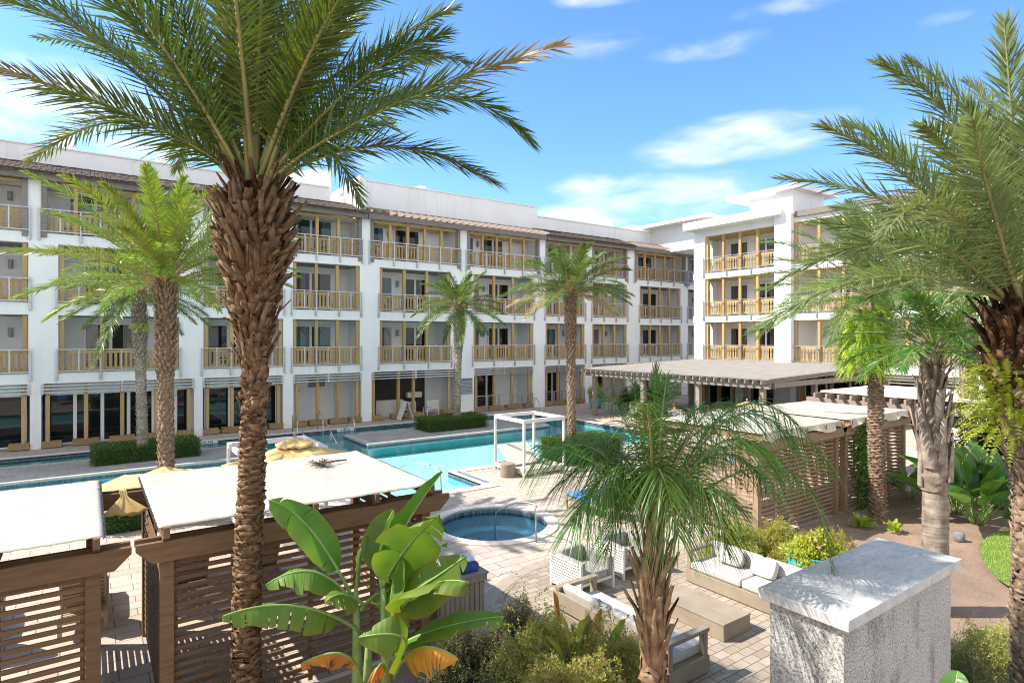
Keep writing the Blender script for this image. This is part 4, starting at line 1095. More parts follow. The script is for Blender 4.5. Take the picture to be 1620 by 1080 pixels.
# bar furniture in the shaded bay, A-frame board
def bench(x, y, label):
    root = thing('slatted_bench', (x, y, 0.0), label, 'bench', 'white slatted benches in the bar bay'); mb = MB()
    for k in range(4): mb.box(x - .42, y - .3, .4 + k * .14, x + .42, y - .27, .5 + k * .14)
    mb.build('backrest', 'white_paint', root)
    mb = MB(); mb.box(x - .42, y - .27, .42, x + .42, y + .3, .46); mb.build('seat', 'white_paint', root)
    for a in (-.42, .36):
        for b in (-.29, .24): mb = MB(); mb.box(x + a, y + b, 0, x + a + .06, y + b + .05, .42); mb.build('leg', 'white_paint', root)
bench(16.15, 34.1, 'white slatted bench nearer the folding board in the bar bay'); bench(17.75, 34.1, 'white slatted bench farther right in the bar bay beside the palm trunk')
root = thing('folding_board', (15.3, 33.05, 0), 'white folding A shaped board standing on the walkway by the bar', 'sign board')
for s in (-1, 1):
    mb = MB(); M = Matrix.Translation((15.35 + s * .22, 32.75, .56)) @ Matrix.Rotation(R(-s * 21), 4, 'Y'); mb.mbox(M, .035, .6, 1.15); mb.build('panel', 'white_paint', root, bevel=.004)
# wall signs with unreadable small print
def lines(mb, fn, rows, r):
    for z0, z1, segs in rows:
        u = .06
        while u < .94:
            w = r.uniform(*segs); w = min(w, .95 - u); fn(mb, u, u + w, z0, z1); u += w + r.uniform(.02, .05)
r_ = np.random.default_rng(3)
sx, sz, sw, sh = 10.42, 1.98, .98, .56; sy = F0 + DP
root = thing('pool_sign', (sx, sy, sz), 'grey notice board with two rows of bold dark lettering on the blank wall bay', 'sign')
mb = MB(); mb.box(sx, sy - .03, sz, sx + sw, sy - .005, sz + sh); mb.build('board', 'signgrey', root)
mb = MB(); lines(mb, lambda m, a, b, z0, z1: m.box(sx + a * sw, sy - .034, sz + z0 * sh, sx + b * sw, sy - .031, sz + z1 * sh), [(.66, .9, (.05, .13)), (.36, .6, (.05, .12)), (.14, .26, (.03, .07))], r_); mb.build('lettering', 'ink', root)
mb = MB(); mb.box(sx - .02, sy - .04, sz - .05, sx + sw + .02, sy - .002, sz - .004); mb.build('frame', 'frame_white', root)
mb = MB(); mb.box(sx - .02, sy - .04, sz + sh + .004, sx + sw + .02, sy - .002, sz + sh + .05); mb.build('frame', 'frame_white', root)
sx, sz, sw, sh = 19.42, 1.2, .98, 1.05; sy = F0
root = thing('rules_sign', (sx, sy, sz), 'large grey notice panel with small print on the white column beside the bar bay', 'sign')
mb = MB(); mb.box(sx, sy - .035, sz, sx + sw, sy - .003, sz + sh); mb.build('board', 'signgrey', root)
mb = MB(); lines(mb, lambda m, a, b, z0, z1: m.box(sx + a * sw, sy - .039, sz + z0 * sh, sx + b * sw, sy - .036, sz + z1 * sh), [(.88, .96, (.08, .16))] + [(.1 + k * .085, .13 + k * .085, (.03, .09)) for k in range(9)], r_); mb.build('lettering', 'ink', root)
mb = MB(); mb.box(sx - .03, sy - .04, sz - .05, sx + sw + .03, sy - .002, sz - .003); mb.build('frame', 'frame_white', root)
mb = MB(); mb.box(sx - .04, sy - .04, sz - .05, sx - .004, sy - .002, sz + sh + .04); mb.build('frame', 'frame_white', root)
# depth markers on the tile band
def text(body, loc, size, matn, parent, rot):
    cu = bpy.data.curves.new('lettering', 'FONT'); cu.body = body; cu.size = size; cu.align_x = 'CENTER'; cu.align_y = 'CENTER'; cu.extrude = .002; cu.offset = .004
    o = bpy.data.objects.new('lettering_curve', cu); COL.objects.link(o); o.parent = parent
    o.location = Vector(loc) - Vector(WLOC[parent.name]); o.rotation_euler = rot; cu.materials.append(MATS[matn])
    bpy.context.view_layer.update(); me = bpy.data.meshes.new_from_object(o.evaluated_get(bpy.context.evaluated_depsgraph_get()))
    m = bpy.data.objects.new('lettering', me); COL.objects.link(m); m.parent = parent; m.location = o.location; m.rotation_euler = rot
    if not me.materials: me.materials.append(MATS[matn])
    bpy.data.objects.remove(o); return m
for x, lb in ((4.55, 'row of white depth marker tiles on the channel edge nearer the left hedge'), (11.2, 'row of white depth marker tiles on the channel edge behind the short handrail')):
    root = thing('depth_marker', (x, 31.29, -.05), lb, 'depth marker', 'depth marker tiles')
    mb = MB(); mb.box(x - .46, 31.275, -.1, x + .46, 31.293, .026); mb.build('tile', 'signwhite', root)
    text('3 FT 4 IN', (x, 31.272, -.035), .13, 'ink', root, (math.pi / 2, 0, 0))

# pillar
root = thing('stucco_pillar', (6.8, 3.0, 0), 'tall rough grey stucco pier with a weathered stone cap in the foreground', 'pillar')
mb = MB(); mb.box(5.53, 2.68, 0, 7.95, 3.4, 2.3); mb.build('shaft', 'tabby', root, bevel=.012)
mb = MB(); mb.box(5.45, 2.6, 2.303, 7.2, 3.48, 2.41); mb.box(7.204, 2.6, 2.303, 8.03, 3.48, 2.41); mb.build('cap', 'cap', root, bevel=.01)
# ground spotlight
root = thing('garden_spotlight', (13.4, 5.2, 0.06), 'small dark grey garden spotlight on the mulch beside the smooth palm', 'spotlight')
p = at(1518, 847, 14.2); root.location = (p.x, p.y, .06); WLOC[root.name] = (p.x, p.y, .06)
mb = MB(); mb.lathe([(0, .06), (.09, .06), (.11, .12), (.11, .26), (.07, .3), (0, .3)], (p.x, p.y, 0), 16); mb.build('housing', 'grey_rock', root, smooth=True)
mb = MB(); mb.tube([(p.x, p.y, -.05), (p.x, p.y, .1)], .03, 8); mb.build('stake', 'grey_rock', root)
# turquoise pots
def pot(c, r, h, label, name='glazed_pot'):
    mb = MB(); mb.lathe([(0, 0), (r * .62, 0), (r * .7, h * .04), (r * .95, h * .45), (r, h * .8), (r * .93, h * .92), (r * 1.05, h), (r * .95, h), (r * .86, h * .9), (0, h * .88)], c, 32)
    return tag(mb.build(name, 'turq', smooth=True, origin=c), label, 'pot', 'turquoise glazed pots')
pot((28.5, 30.4, 0), .48, .78, 'turquoise glazed pot with an airy shrub by the column beside the restaurant roof')
pot((11.25, 6.05, .06), .42, .74, 'turquoise glazed pot of yellow green leaves and pink flowers behind the patio sofa')
# chairs on the balconies, seen through the railings
def bchair():
    root = proto('balcony_chair', 'x', 'chair', 'white chairs on the balconies')
    mb = MB(); mb.box(-.25, -.25, .4, .25, .25, .44); mb.build('seat', 'frame_white', root)
    mb = MB()
    for z in (.55, .67, .79): mb.box(-.24, .22, z, .24, .25, z + .08)
    mb.build('backrest', 'frame_white', root)
    for x in (-.25, .21):
        mb = MB(); mb.box(x, .2, 0, x + .04, .25, .9); mb.build('leg', 'frame_white', root)
        mb = MB(); mb.box(x, -.25, 0, x + .04, -.2, .4); mb.build('leg', 'frame_white', root)
    return root
b0 = bchair(); k = 0
r_ = random.Random(9)
for zf, ops in ((Z2, OP23), (Z3, OP23), (Z4, OP4)):
    for (a, b) in ops[2:10]:
        for u in (a + .9 + r_.uniform(-.2, .3), b - .9 + r_.uniform(-.3, .2)):
            if r_.random() < .25: continue
            o = b0 if k == 0 else copy_tree(b0); k += 1
            place(o, (u, F0 + 1.1 + r_.uniform(-.15, .3), zf + .002), r_.choice((0, .5, -.6, 1.4)), 'white slatted chair on a balcony of the shaded wing, behind its railing')
mb = MB(); mb.lathe([(0, .012), (.09, .012), (.1, .006), (.1, .001)], (9.75, 12.1, 0), 20); tag(mb.build('floor_drain', 'grey_rock', origin=(9.75, 12.1, 0)), 'small round dark drain cover in the deck right of the spa', 'drain')
# ================================================================== PLANTS
def nrm(a): return a / np.maximum(np.linalg.norm(a, axis=-1, keepdims=True), 1e-9)
def bez(P0, P1, P2, t):
    t = t[:, None]; return (1 - t) ** 2 * P0 + 2 * t * (1 - t) * P1 + t * t * P2, nrm(2 * (1 - t) * (P1 - P0) + 2 * t * (P2 - P1))
def frond(name, P0, P1, P2, parent, matn, rmat, n=90, L=.5, W=.022, t0=.14, a0=62, a1=24, vees=(38, 12, -12), droop=.12, segs=2, seed=0, dry=0., rr=.022, twist=0, droopn=1.6, tipdry=.14):
    """feather frond: curved midrib with n leaflets a side; returns one object (leaflets) with its midrib merged in as faces"""
    r = np.random.default_rng(seed)
    P0, P1, P2 = (np.array(p, float) for p in (P0, P1, P2))
    h = P2 - P0; h[2] = 0
    if np.linalg.norm(h) < 1e-3: h = np.array([1., 0, 0])
    S0 = np.cross(P1 - P0, P2 - P0)
    if np.linalg.norm(S0) < .02 * np.linalg.norm(P2 - P0) ** 2: S0 = np.cross(h, [0, 0, 1.])
    S0 = S0 / np.linalg.norm(S0)
    VV = []; QQ = []; TT = []; DD = []; nv = 0
    for sd in (-1, 1):
        t = np.linspace(t0, .995, n) + r.uniform(-.3, .3, n) / n * .8
        t = np.clip(t, 0, 1); c, T = bez(P0, P1, P2, t); s = (t - t0) / (1 - t0)
        S = np.broadcast_to(S0, c.shape); N = np.cross(S, T); N = np.where(N[:, 2:3] < -.2, -N, N) if False else N
        if twist:
            an = R(twist) * s; S, N = S * np.cos(an)[:, None] + N * np.sin(an)[:, None], N * np.cos(an)[:, None] - S * np.sin(an)[:, None]
        sgn = np.sign(np.median(N[:, 2])) or 1; N = N * sgn
        ang = np.radians(a0 + (a1 - a0) * s + r.normal(0, 5, n)); ve = np.radians(np.array(vees)[np.arange(n) % len(vees)] + r.normal(0, 6, n))
        d = T * np.cos(ang)[:, None] + (S * sd * np.cos(ve)[:, None] + N * np.sin(ve)[:, None]) * np.sin(ang)[:, None]
        d = nrm(d)
        ln = L * np.sin(math.pi * np.clip(.16 + .78 * s, 0, 1)) ** .65 * r.uniform(.85, 1.12, n)
        wv = nrm(np.cross(d, N + .6 * r.normal(0, 1, (n, 1)) * S)) * (W / 2)
        rows = []
        for q in range(segs + 1):
            f = q / segs; dr = droop * ln * f ** droopn
            p = c + d * (ln * f)[:, None]; p[:, 2] -= dr * np.linalg.norm(d[:, :2], axis=1) ** .5
            wid = [.55, 1., .9, .7, .5, .3, .2][min(q, 6)] if segs > 2 else [.6, 1.][min(q, 1)]
            if q == segs: rows.append(p[:, None]); 
            else: rows.append(np.stack([p - wv * wid, p + wv * wid], 1))
        V = np.concatenate(rows, 1); k = V.shape[1]
        base = nv + np.arange(n)[:, None] * k
        for q in range(segs - 1): QQ.append(np.hstack([base + 2 * q, base + 2 * q + 1, base + 2 * q + 3, base + 2 * q + 2]))
        TT.append(np.hstack([base + 2 * (segs - 1), base + 2 * (segs - 1) + 1, base + 2 * segs]))
        dv = np.zeros((n, k)); dv[:, -1] = tipdry * r.uniform(0, 1, n); dv += np.clip((s[:, None] - (1 - dry * 1.35)) * 3.0, 0, 1) if dry else 0
        if dry: V[:, -1] -= 0
        VV.append(V.reshape(-1, 3)); DD.append(np.clip(dv, 0, 1).ravel()); nv += n * k
    # midrib: 4 sided tapering rod
    t = np.linspace(0, 1, 18); c, T = bez(P0, P1, P2, t); S = np.broadcast_to(S0, c.shape); N = np.cross(S, T)
    rad = (rr * (1 - .88 * t ** .7) + .002)[:, None]
    ring = np.stack([c + S * rad * 1.5, c + N * rad, c - S * rad * 1.5, c - N * rad], 1)
    RV = ring.reshape(-1, 3); i = np.arange(17)[:, None, None] * 4; k = np.arange(4)[None, :, None]
    RQ = np.concatenate([i + k, i + (k + 1) % 4, i + 4 + (k + 1) % 4, i + 4 + k], -1).reshape(-1, 4)
    me_o = arr_obj(name, np.concatenate(VV + [RV]), QQ and [np.concatenate(QQ + [RQ + nv]), np.concatenate(TT)] or [RQ + nv, np.concatenate(TT)], matn, parent, attrs={'dry': np.concatenate(DD + [np.zeros(len(RV))])})
    me = me_o.data; me.materials.append(MATS[rmat])
    nq = sum(len(q) for q in QQ)
    mi = np.zeros(len(me.polygons), np.int32); mi[nq:nq + len(RQ)] = 1; me.polygons.foreach_set('material_index', mi)
    return me_o
def trunk(name, path, rads, matn, parent, boots, seed=0, noise=.02, ns=22, rings=0):
    """tapering trunk along a path with old leaf bases (boots) set in a spiral"""
    r = np.random.default_rng(seed); path = np.array([tuple(p) for p in path], float); rads = np.array(rads, float)
    cum = np.r_[0, np.cumsum(np.linalg.norm(np.diff(path, axis=0), axis=1))]; Ltot = cum[-1]
    m = max(24, int(Ltot / .045)); t = np.linspace(0, Ltot, m)
    P = np.stack([np.interp(t, cum, path[:, k]) for k in range(3)], 1)
    rad = np.interp(t / Ltot, rads[:, 0], rads[:, 1])
    a = np.linspace(0, 2 * math.pi, ns, endpoint=False)
    rn = rad[:, None] * (1 + noise * r.standard_normal((m, ns))) + (rings * np.sin(t * 2 * math.pi / .085)[:, None] if rings else 0)
    V = np.stack([P[:, None, 0] + rn * np.cos(a), P[:, None, 1] + rn * np.sin(a), np.broadcast_to(P[:, None, 2], rn.shape)], -1).reshape(-1, 3)
    i = np.arange(m - 1)[:, None, None] * ns; k = np.arange(ns)[None, :, None]
    Q = [np.concatenate([i + k, i + (k + 1) % ns, i + ns + (k + 1) % ns, i + ns + k], -1).reshape(-1, 4)]
    VV = [V]; D = [np.zeros(len(V))]; nv = len(V); g = 0
    for (s0, s1, per, Lb, Wb, out, th, jag) in boots:
        nb = int((s1 - s0) * Ltot * per)
        for q in range(nb):
            s = s0 + (s1 - s0) * (q + .5) / nb; g += 1
            z = s * Ltot; ph = g * 2.39996 + r.normal(0, .06 + jag * .2)
            c = np.array([np.interp(z, cum, path[:, k]) for k in range(3)]); rr_ = np.interp(s, rads[:, 0], rads[:, 1])
            Rr = np.array([math.cos(ph), math.sin(ph), 0]); Tg = np.array([-math.sin(ph), math.cos(ph), 0]); U = np.array([0, 0, 1.])
            l = Lb * r.uniform(1 - jag * .6, 1 + jag); w = Wb * r.uniform(.85, 1.15); o = out * r.uniform(.6, 1.4)
            b = c + Rr * (rr_ - .012)
            rows = []
            tw = r.normal(0, .25 * jag)
            for f, wf, of, tf in ((0, 1, 0, 1), (.45, .9, .32, 1), (1, .5 + .2 * r.random(), 1, .55)):
                ctr = b + U * l * f * (1 - .25 * (o / max(l, .01))) + Rr * o * of + Tg * tw * l * f
                hw = w / 2 * wf; tt = th * tf
                rows.append([ctr - Tg * hw, ctr + Rr * tt * .95 - Tg * hw * .35, ctr + Rr * tt * .95 + Tg * hw * .35, ctr + Tg * hw, ctr - Rr * tt * .5])
            V = np.array(rows).reshape(-1, 3); V += r.normal(0, .004 + .006 * jag, V.shape)
            ix = np.arange(5)
            F = [np.stack([j * 5 + ix, j * 5 + (ix + 1) % 5, (j + 1) * 5 + (ix + 1) % 5, (j + 1) * 5 + ix], -1) for j in range(2)] + [np.array([[10, 11, 12, 13], [10, 13, 14, 14]])[:1]]
            VV.append(V); Q.append(np.concatenate(F) + nv); nv += 15
            lt = .05 + .95 * r.random() ** 2.2
            D.append(np.r_[np.zeros(5), np.full(5, .25 * lt), np.full(5, lt)])
    return arr_obj(name, np.concatenate(VV), [np.concatenate(Q)], matn, parent, attrs={'dry': np.concatenate(D)})
def crown(root, C, n, L, e_lo, e_hi, matn, rmat, seed, nl=60, ll=.45, lw=.022, droop=.35, rr=.02, r0=.12, az=None, segs=2, old=0, oldmat=None, **kw):
    """n fronds round the head, upright in the middle, arching out lower down"""
    r = np.random.default_rng(seed); C = np.array(C, float)
    for k in range(n):
        f = (k + .5) / n
        a = k * 2.39996 + r.normal(0, .15) if az is None else r.uniform(*az)
        e = math.radians(e_hi + (e_lo - e_hi) * f ** .85 + r.normal(0, 5)); l = L * r.uniform(.82, 1.1) * (.8 + .2 * math.sin(math.pi * f))
        hd = np.array([math.cos(a), math.sin(a), 0]); d0 = hd * math.cos(e) + np.array([0, 0, math.sin(e)])
        P0 = C + hd * r0 * (.4 + .6 * f) + np.array([0, 0, .25 * (1 - f)])
        dr = droop * (1.25 - .5 * math.sin(e)) * r.uniform(.75, 1.25)
        P1 = P0 + d0 * l * .55; P2 = P0 + d0 * l * .93 + hd * l * .1 * math.sin(max(e, 0)) + np.array([0, 0, -l * dr])
        isold = old and k >= n - old; m = oldmat if isold else matn
        frond('frond', P0, P1, P2, root, m, rmat, nl, ll, lw, segs=segs, seed=seed * 100 + k, rr=rr, dry=(1.0 if isold else 0), **kw)
def ctrl(P0, M, P2): return 2 * M - (P0 + P2) / 2

# ---- 1 big foreground palm
D1 = 7.3
B = at(388, 1080, D1); C1 = at(402, 300, D1 + .05)
root = thing('date_palm', (B.x, B.y, 0), 'tallest foreground date palm with shaggy brown head, standing against the brown cabana', 'palm tree')
ph = [(B.x, B.y, -.1), *[tuple(at(px, py, D1)) for px, py in ((392, 900), (398, 760), (402, 640), (402, 540), (403, 430), (402, 345), (402, 305))]]
tk = trunk('trunk', ph, [(0, .165), (.18, .145), (.6, .125), (.7, .115), (.76, .165), (.82, .245), (.88, .315), (.93, .345), (.97, .28), (1, .13)], 'trunk_date', root,
      [(0, .62, 86, .042, .2, .026, .03, .8), (.6, .72, 60, .1, .15, .05, .035, .8), (.7, .84, 110, .17, .12, .1, .035, .9), (.82, .98, 140, .22, .11, .16, .035, .9), (.66, .97, 22, .36, .075, .2, .022, .9)], 11, .05)
hd = trunk('old_leaf_bases', [C1 + Vector((0, 0, -1.75)), C1 + Vector((0, 0, -.12))], [(0, .12), (.3, .19), (.7, .31), (1, .25)], 'trunk_head', root,
      [(0, .5, 90, .17, .12, .1, .03, .8), (.5, .86, 100, .24, .11, .16, .03, .9), (.84, 1.0, 170, .3, .08, .2, .028, .8)], 12, .05)
SP = [((238, 196), (-8, 106), 6.5, .25), ((228, 192), (48, 256), 8.3, .1), ((185, 82), (-60, -10), 6.0, 0), ((272, 75), (150, -110), 6.4, 0), ((322, 110), (235, -150), 7.8, 0),
      ((375, 60), (350, -170), 6.6, 0), ((488, 82), (565, -115), 6.4, 0), ((450, 60), (470, -190), 8.2, 0), ((500, 70), (668, -20), 8.4, 0), ((540, 112), (740, 100), 8.3, 0),
      ((578, 188), (888, 72), 6.0, .3), ((652, 156), (842, 226), 6.9, 0), ((590, 232), (788, 292), 7.0, .12), ((500, 232), (570, 322), 9.0, 0), ((318, 205), (280, 268), 9.4, 0),
      ((262, 120), (60, 60), 8.6, 0), ((420, 120), (430, -60), 9.6, 0), ((350, 130), (300, -20), 9.7, 0), ((470, 150), (560, 50), 9.8, 0), ((230, 60), (60, -60), 5.6, 0), ((150, 60), (-60, -60), 6.8, 0), ((520, 40), (640, -80), 6.0, 0), ((560, 170), (700, 175), 9.2, 0)]
for k, (m, t, d, dr) in enumerate(SP):
    r = random.Random(k); P2 = at(*t, d); h = Vector((P2.x - C1.x, P2.y - C1.y, 0)).normalized()
    P0 = C1 + h * .13 + Vector((0, 0, r.uniform(-.15, .12))); M = at(*m, (d + D1) / 2 - .1)
    frond('frond', P0, ctrl(P0, M, P2), P2, root, 'date_green', 'rachis', 132, .56, .023, .15, 56, 22, (44, 16, -16), .1, 2, 500 + k, dr, .026)
    tag(root.children[-1], 'frond with a dry brown tip' if k == 10 else None)
crown(root, C1, 20, 3.9, 42, 86, 'date_green', 'rachis', 21, 125, .54, .023, .22, .028, .14, az=(R(200), R(445)))

# ---- 2..5 date palms round the pool
def mid_palm(px, pby, d, ctop, rad, label, seed, matn, L, nf, tr='trunk_tan', old=0, elo=-12, z0=0, lean=0, wide=1.25, droop=.3):
    b = at(px, 600, d); root = thing('date_palm', (b.x, b.y, z0), label, 'palm tree', 'date palms round the pool')
    c = at(px + lean, ctop, d)
    pts = [(b.x, b.y, z0 - .05), tuple(Vector((b.x, b.y, 0)).lerp(Vector((c.x, c.y, 0)), .5) + Vector((0, 0, c.z * .5))), (c.x, c.y, c.z)]
    H = c.z - z0
    trunk('trunk', pts, [(0, rad * 1.08), (.5, rad * .95), (.72, rad * 1.1), (.86, rad * wide), (.96, rad * wide * .95), (1, rad * .6)], tr, root,
          [(0.02, .62, 62, .11, rad * .62, .035, .03, .15), (.62, .97, 78, .14, rad * .6, .075, .04, .2), (.95, 1.02, 220, .3, .07, .12, .025, .3)], seed, .02)
    crown(root, (c.x, c.y, c.z + .05), nf + 8, L, elo, 84, matn, 'rachis_orange', seed, 90, .46, .03, droop, .022, .14, old=old, oldmat='date_mid')
mid_palm(263, 735, 15.8, 452, .175, 'date palm with lime green crown and patterned trunk, in front of the left hedge', 31, 'date_lime', 3.9, 44, elo=2, lean=-1, droop=.24)
mid_palm(226, 700, 23.7, 472, .17, 'date palm rooted inside the left hedge, just behind the lime green palm', 32, 'date_mid', 3.1, 26, 'trunk_grey', elo=-25, z0=.03, lean=-6)
mid_palm(722, 665, 32.3, 488, .19, 'small looking date palm rooted in the low hedge on the far pool island', 33, 'date_mid', 2.75, 26, 'trunk_grey', elo=-22, z0=.03, lean=4)
mid_palm(905, 690, 24.0, 470, .155, 'date palm with some straw coloured dead fronds behind the daybed frame', 34, 'date_mid', 3.0, 32, 'trunk_tan', 5, -10, lean=-3)

# ---- 6 low palm in front of the lounge
D6 = 6.5
B = at(1036, 1080, D6); C6 = at(1034, 838, D6)
root = thing('queen_palm', (B.x, B.y, 0), 'low feathery dark green palm with a stringy brown trunk in front of the patio sofas', 'palm tree')
trunk('trunk', [(B.x, B.y, -.05), tuple(at(1033, 1000, D6)), tuple(at(1030, 900, D6)), tuple(C6)], [(0, .15), (.35, .135), (.55, .135), (.72, .15), (.85, .13), (1, .06)], 'fiber', root,
      [(.0, .5, 40, .09, .2, .012, .012, .6), (.5, .8, 40, .3, .085, .1, .022, .7), (.74, 1.0, 44, .4, .06, .09, .02, .6)], 41, .04)
C6z = 0
q6 = dict(segs=5, vees=(24, 4, -16), droopn=2.4)
SP = [((1062, 715), (1110, 640), 7.0), ((1045, 690), (1055, 596), 6.3), ((1015, 700), (1000, 600), 6.6), ((985, 720), (905, 690), 7.3), ((1000, 690), (950, 620), 7.4), ((960, 745), (852, 705), 6.2),
      ((970, 770), (905, 830), 5.7), ((1175, 640), (1315, 745), 6.9), ((1140, 700), (1230, 745), 6.0), ((1240, 742), (1318, 935), 6.3), ((1085, 760), (1165, 800), 5.6), ((1000, 770), (960, 870), 7.0),
      ((1040, 740), (1075, 850), 5.5), ((1100, 730), (1190, 700), 7.8), ((1010, 760), (985, 800), 7.9), ((1085, 700), (1170, 665), 7.6), ((1055, 760), (1100, 830), 7.4), ((975, 730), (880, 770), 6.9), ((1030, 700), (1020, 640), 5.6), ((1090, 690), (1150, 640), 6.2), ((1100, 770), (1150, 870), 6.9), ((990, 740), (930, 790), 6.3), ((1030, 690), (1075, 610), 7.3), ((960, 720), (890, 700), 6.9), ((1150, 665), (1255, 700), 6.3), ((1130, 720), (1215, 770), 7.0), ((940, 710), (845, 735), 6.6)]
for k, (m, t, d) in enumerate(SP):
    P2 = at(*t, d); h = Vector((P2.x - C6.x, P2.y - C6.y, 0)).normalized(); P0 = C6 + h * .06 + Vector((0, 0, .05)); M = at(*m, (d + D6) / 2)
    frond('frond', P0, ctrl(P0, M, P2), P2, root, 'queen_green', 'rachis', 82 if k != 9 else 60, .66 if k != 9 else .3, .0125, .14, 62, 34, (52, 26, 0), .95, 6, 800 + k, .0, .016, tipdry=.25)
P0 = C6; frond('spear', C6, C6 + Vector((0, 0, .9)), C6 + Vector((.03, 0, 1.75)), root, 'queen_green', 'rachis', 40, .34, .015, .3, 16, 10, (20, -20), .05, 3, 855, 0, .02)

# ---- 7 palm with fern collar, 8 smooth palm, 9 right edge palm
D7 = 15.8; b = at(1390, 600, D7); c = at(1384, 478, D7)
root = thing('date_palm', (b.x, b.y, .03), 'date palm with ringed slender trunk and a collar of bright ferns', 'palm tree', 'date palms round the pool')
trunk('trunk', [(b.x, b.y, 0), tuple(at(1386, 700, D7)), tuple(c)], [(0, .23), (.1, .18), (.6, .165), (.74, .16), (.8, .28), (.95, .34), (1, .2)], 'trunk_tan', root,
      [(.02, .7, 90, .05, .19, .035, .035, .3), (.7, 1.0, 60, .22, .14, .12, .035, .4)], 51, .02)
crown(root, (c.x, c.y, c.z + .1), 40, 3.5, 0, 82, 'date_grey', 'rachis', 52, 80, .46, .026, .3, .022, .16)
D8 = 10.6; b = at(1478, 900, D8); c = at(1478, 560, D8)
root = thing('queen_palm', (b.x, b.y, .03), 'smooth grey trunked palm with split leaf bases rising behind the stucco pier', 'palm tree')
tp = [(b.x, b.y, 0), tuple(at(1480, 800, D8)), tuple(at(1476, 690, D8)), tuple(c)]
trunk('trunk', tp, [(0, .235), (.3, .2), (.44, .2), (.5, .16), (1, .06)], 'trunk_grey', root, [], 53, .012, 28, .006)
m0 = at(1479, 775, D8); trunk('leaf_bases', [tuple(m0), tuple(at(1476, 690, D8)), tuple(c)], [(0, .205), (.1, .24), (.45, .2), (.75, .13), (1, .07)], 'sheath', root,
      [(0, .3, 9, .7, .24, .03, .05, .4), (.2, .7, 22, .5, .13, .07, .035, .7), (.6, 1.0, 34, .42, .07, .14, .025, .7)], 55, .03, 24)
crown(root, (c.x, c.y, c.z), 24, 1.9, 8, 80, 'queen_green', 'rachis', 54, 60, .42, .018, .4, .016, .08, segs=4, vees=(28, 6, -18), droopn=1.8)
D9 = 7.2; b = at(1640, 900, D9); C9 = at(1618, 492, D9)
root = thing('date_palm', (b.x, b.y, .03), 'large date palm at the right edge with a shaggy head over bright ferns', 'palm tree')
trunk('trunk', [(b.x, b.y, 0), tuple(at(1638, 760, D9)), tuple(at(1626, 640, D9)), tuple(C9)], [(0, .24), (.5, .21), (.62, .22), (.72, .32), (.88, .34), (1, .2)], 'trunk_tan', root,
      [(.0, .62, 120, .075, .13, .035, .028, .6), (.6, .8, 90, .18, .12, .08, .035, .8)], 61, .03)
trunk('old_leaf_bases', [C9 + Vector((.02, 0, -1.35)), C9], [(0, .22), (.4, .31), (.8, .33), (1, .2)], 'trunk_head', root, [(0, .6, 90, .24, .12, .13, .03, .6), (.6, 1., 110, .36, .11, .2, .03, .5)], 62, .03)
SP = [((1402, 438), (1192, 524), 6.4), ((1425, 384), (1222, 452), 7.8), ((1505, 338), (1398, 372), 5.2), ((1470, 292), (1336, 194), 7.8), ((1530, 228), (1388, 100), 7.2), ((1562, 232), (1436, 96), 8.4),
      ((1604, 250), (1588, 32), 6.8), ((1432, 332), (1233, 284), 9.0), ((1590, 240), (1530, 130), 9.0), ((1660, 250), (1700, 60), 7), ((1500, 420), (1380, 470), 8.5), ((1540, 300), (1460, 200), 5.8), ((1520, 380), (1400, 330), 9.2), ((1570, 330), (1540, 190), 5.2)]
for k, (m, t, d) in enumerate(SP):
    P2 = at(*t, d); h = Vector((P2.x - C9.x, P2.y - C9.y, 0)).normalized(); P0 = C9 + h * .13 + Vector((0, 0, .05)); M = at(*m, (d + D9) / 2)
    frond('frond', P0, ctrl(P0, M, P2), P2, root, 'date_grey', 'rachis', 130, .54, .022, .1, 56, 22, (44, 16, -16), .08, 2, 900 + k, 0, .026)
crown(root, C9, 18, 3.7, 28, 84, 'date_grey', 'rachis', 63, 110, .52, .022, .25, .028, .14)
# palm far behind at the right
b = at(1532, 560, 19.0); c = at(1532, 505, 19.0)
root = thing('queen_palm', (b.x, b.y, 0), 'dull green palm with hanging fronds farther back between the two right palms', 'palm tree')
trunk('trunk', [(b.x, b.y, 0), tuple(c)], [(0, .22), (.7, .2), (1, .24)], 'trunk_grey', root, [(.3, 1.0, 26, .4, .14, .1, .03, .4)], 71, .02)
crown(root, tuple(c), 22, 2.2, -50, 70, 'date_grey', 'rachis', 72, 44, .36, .022, .4, .016, .1)

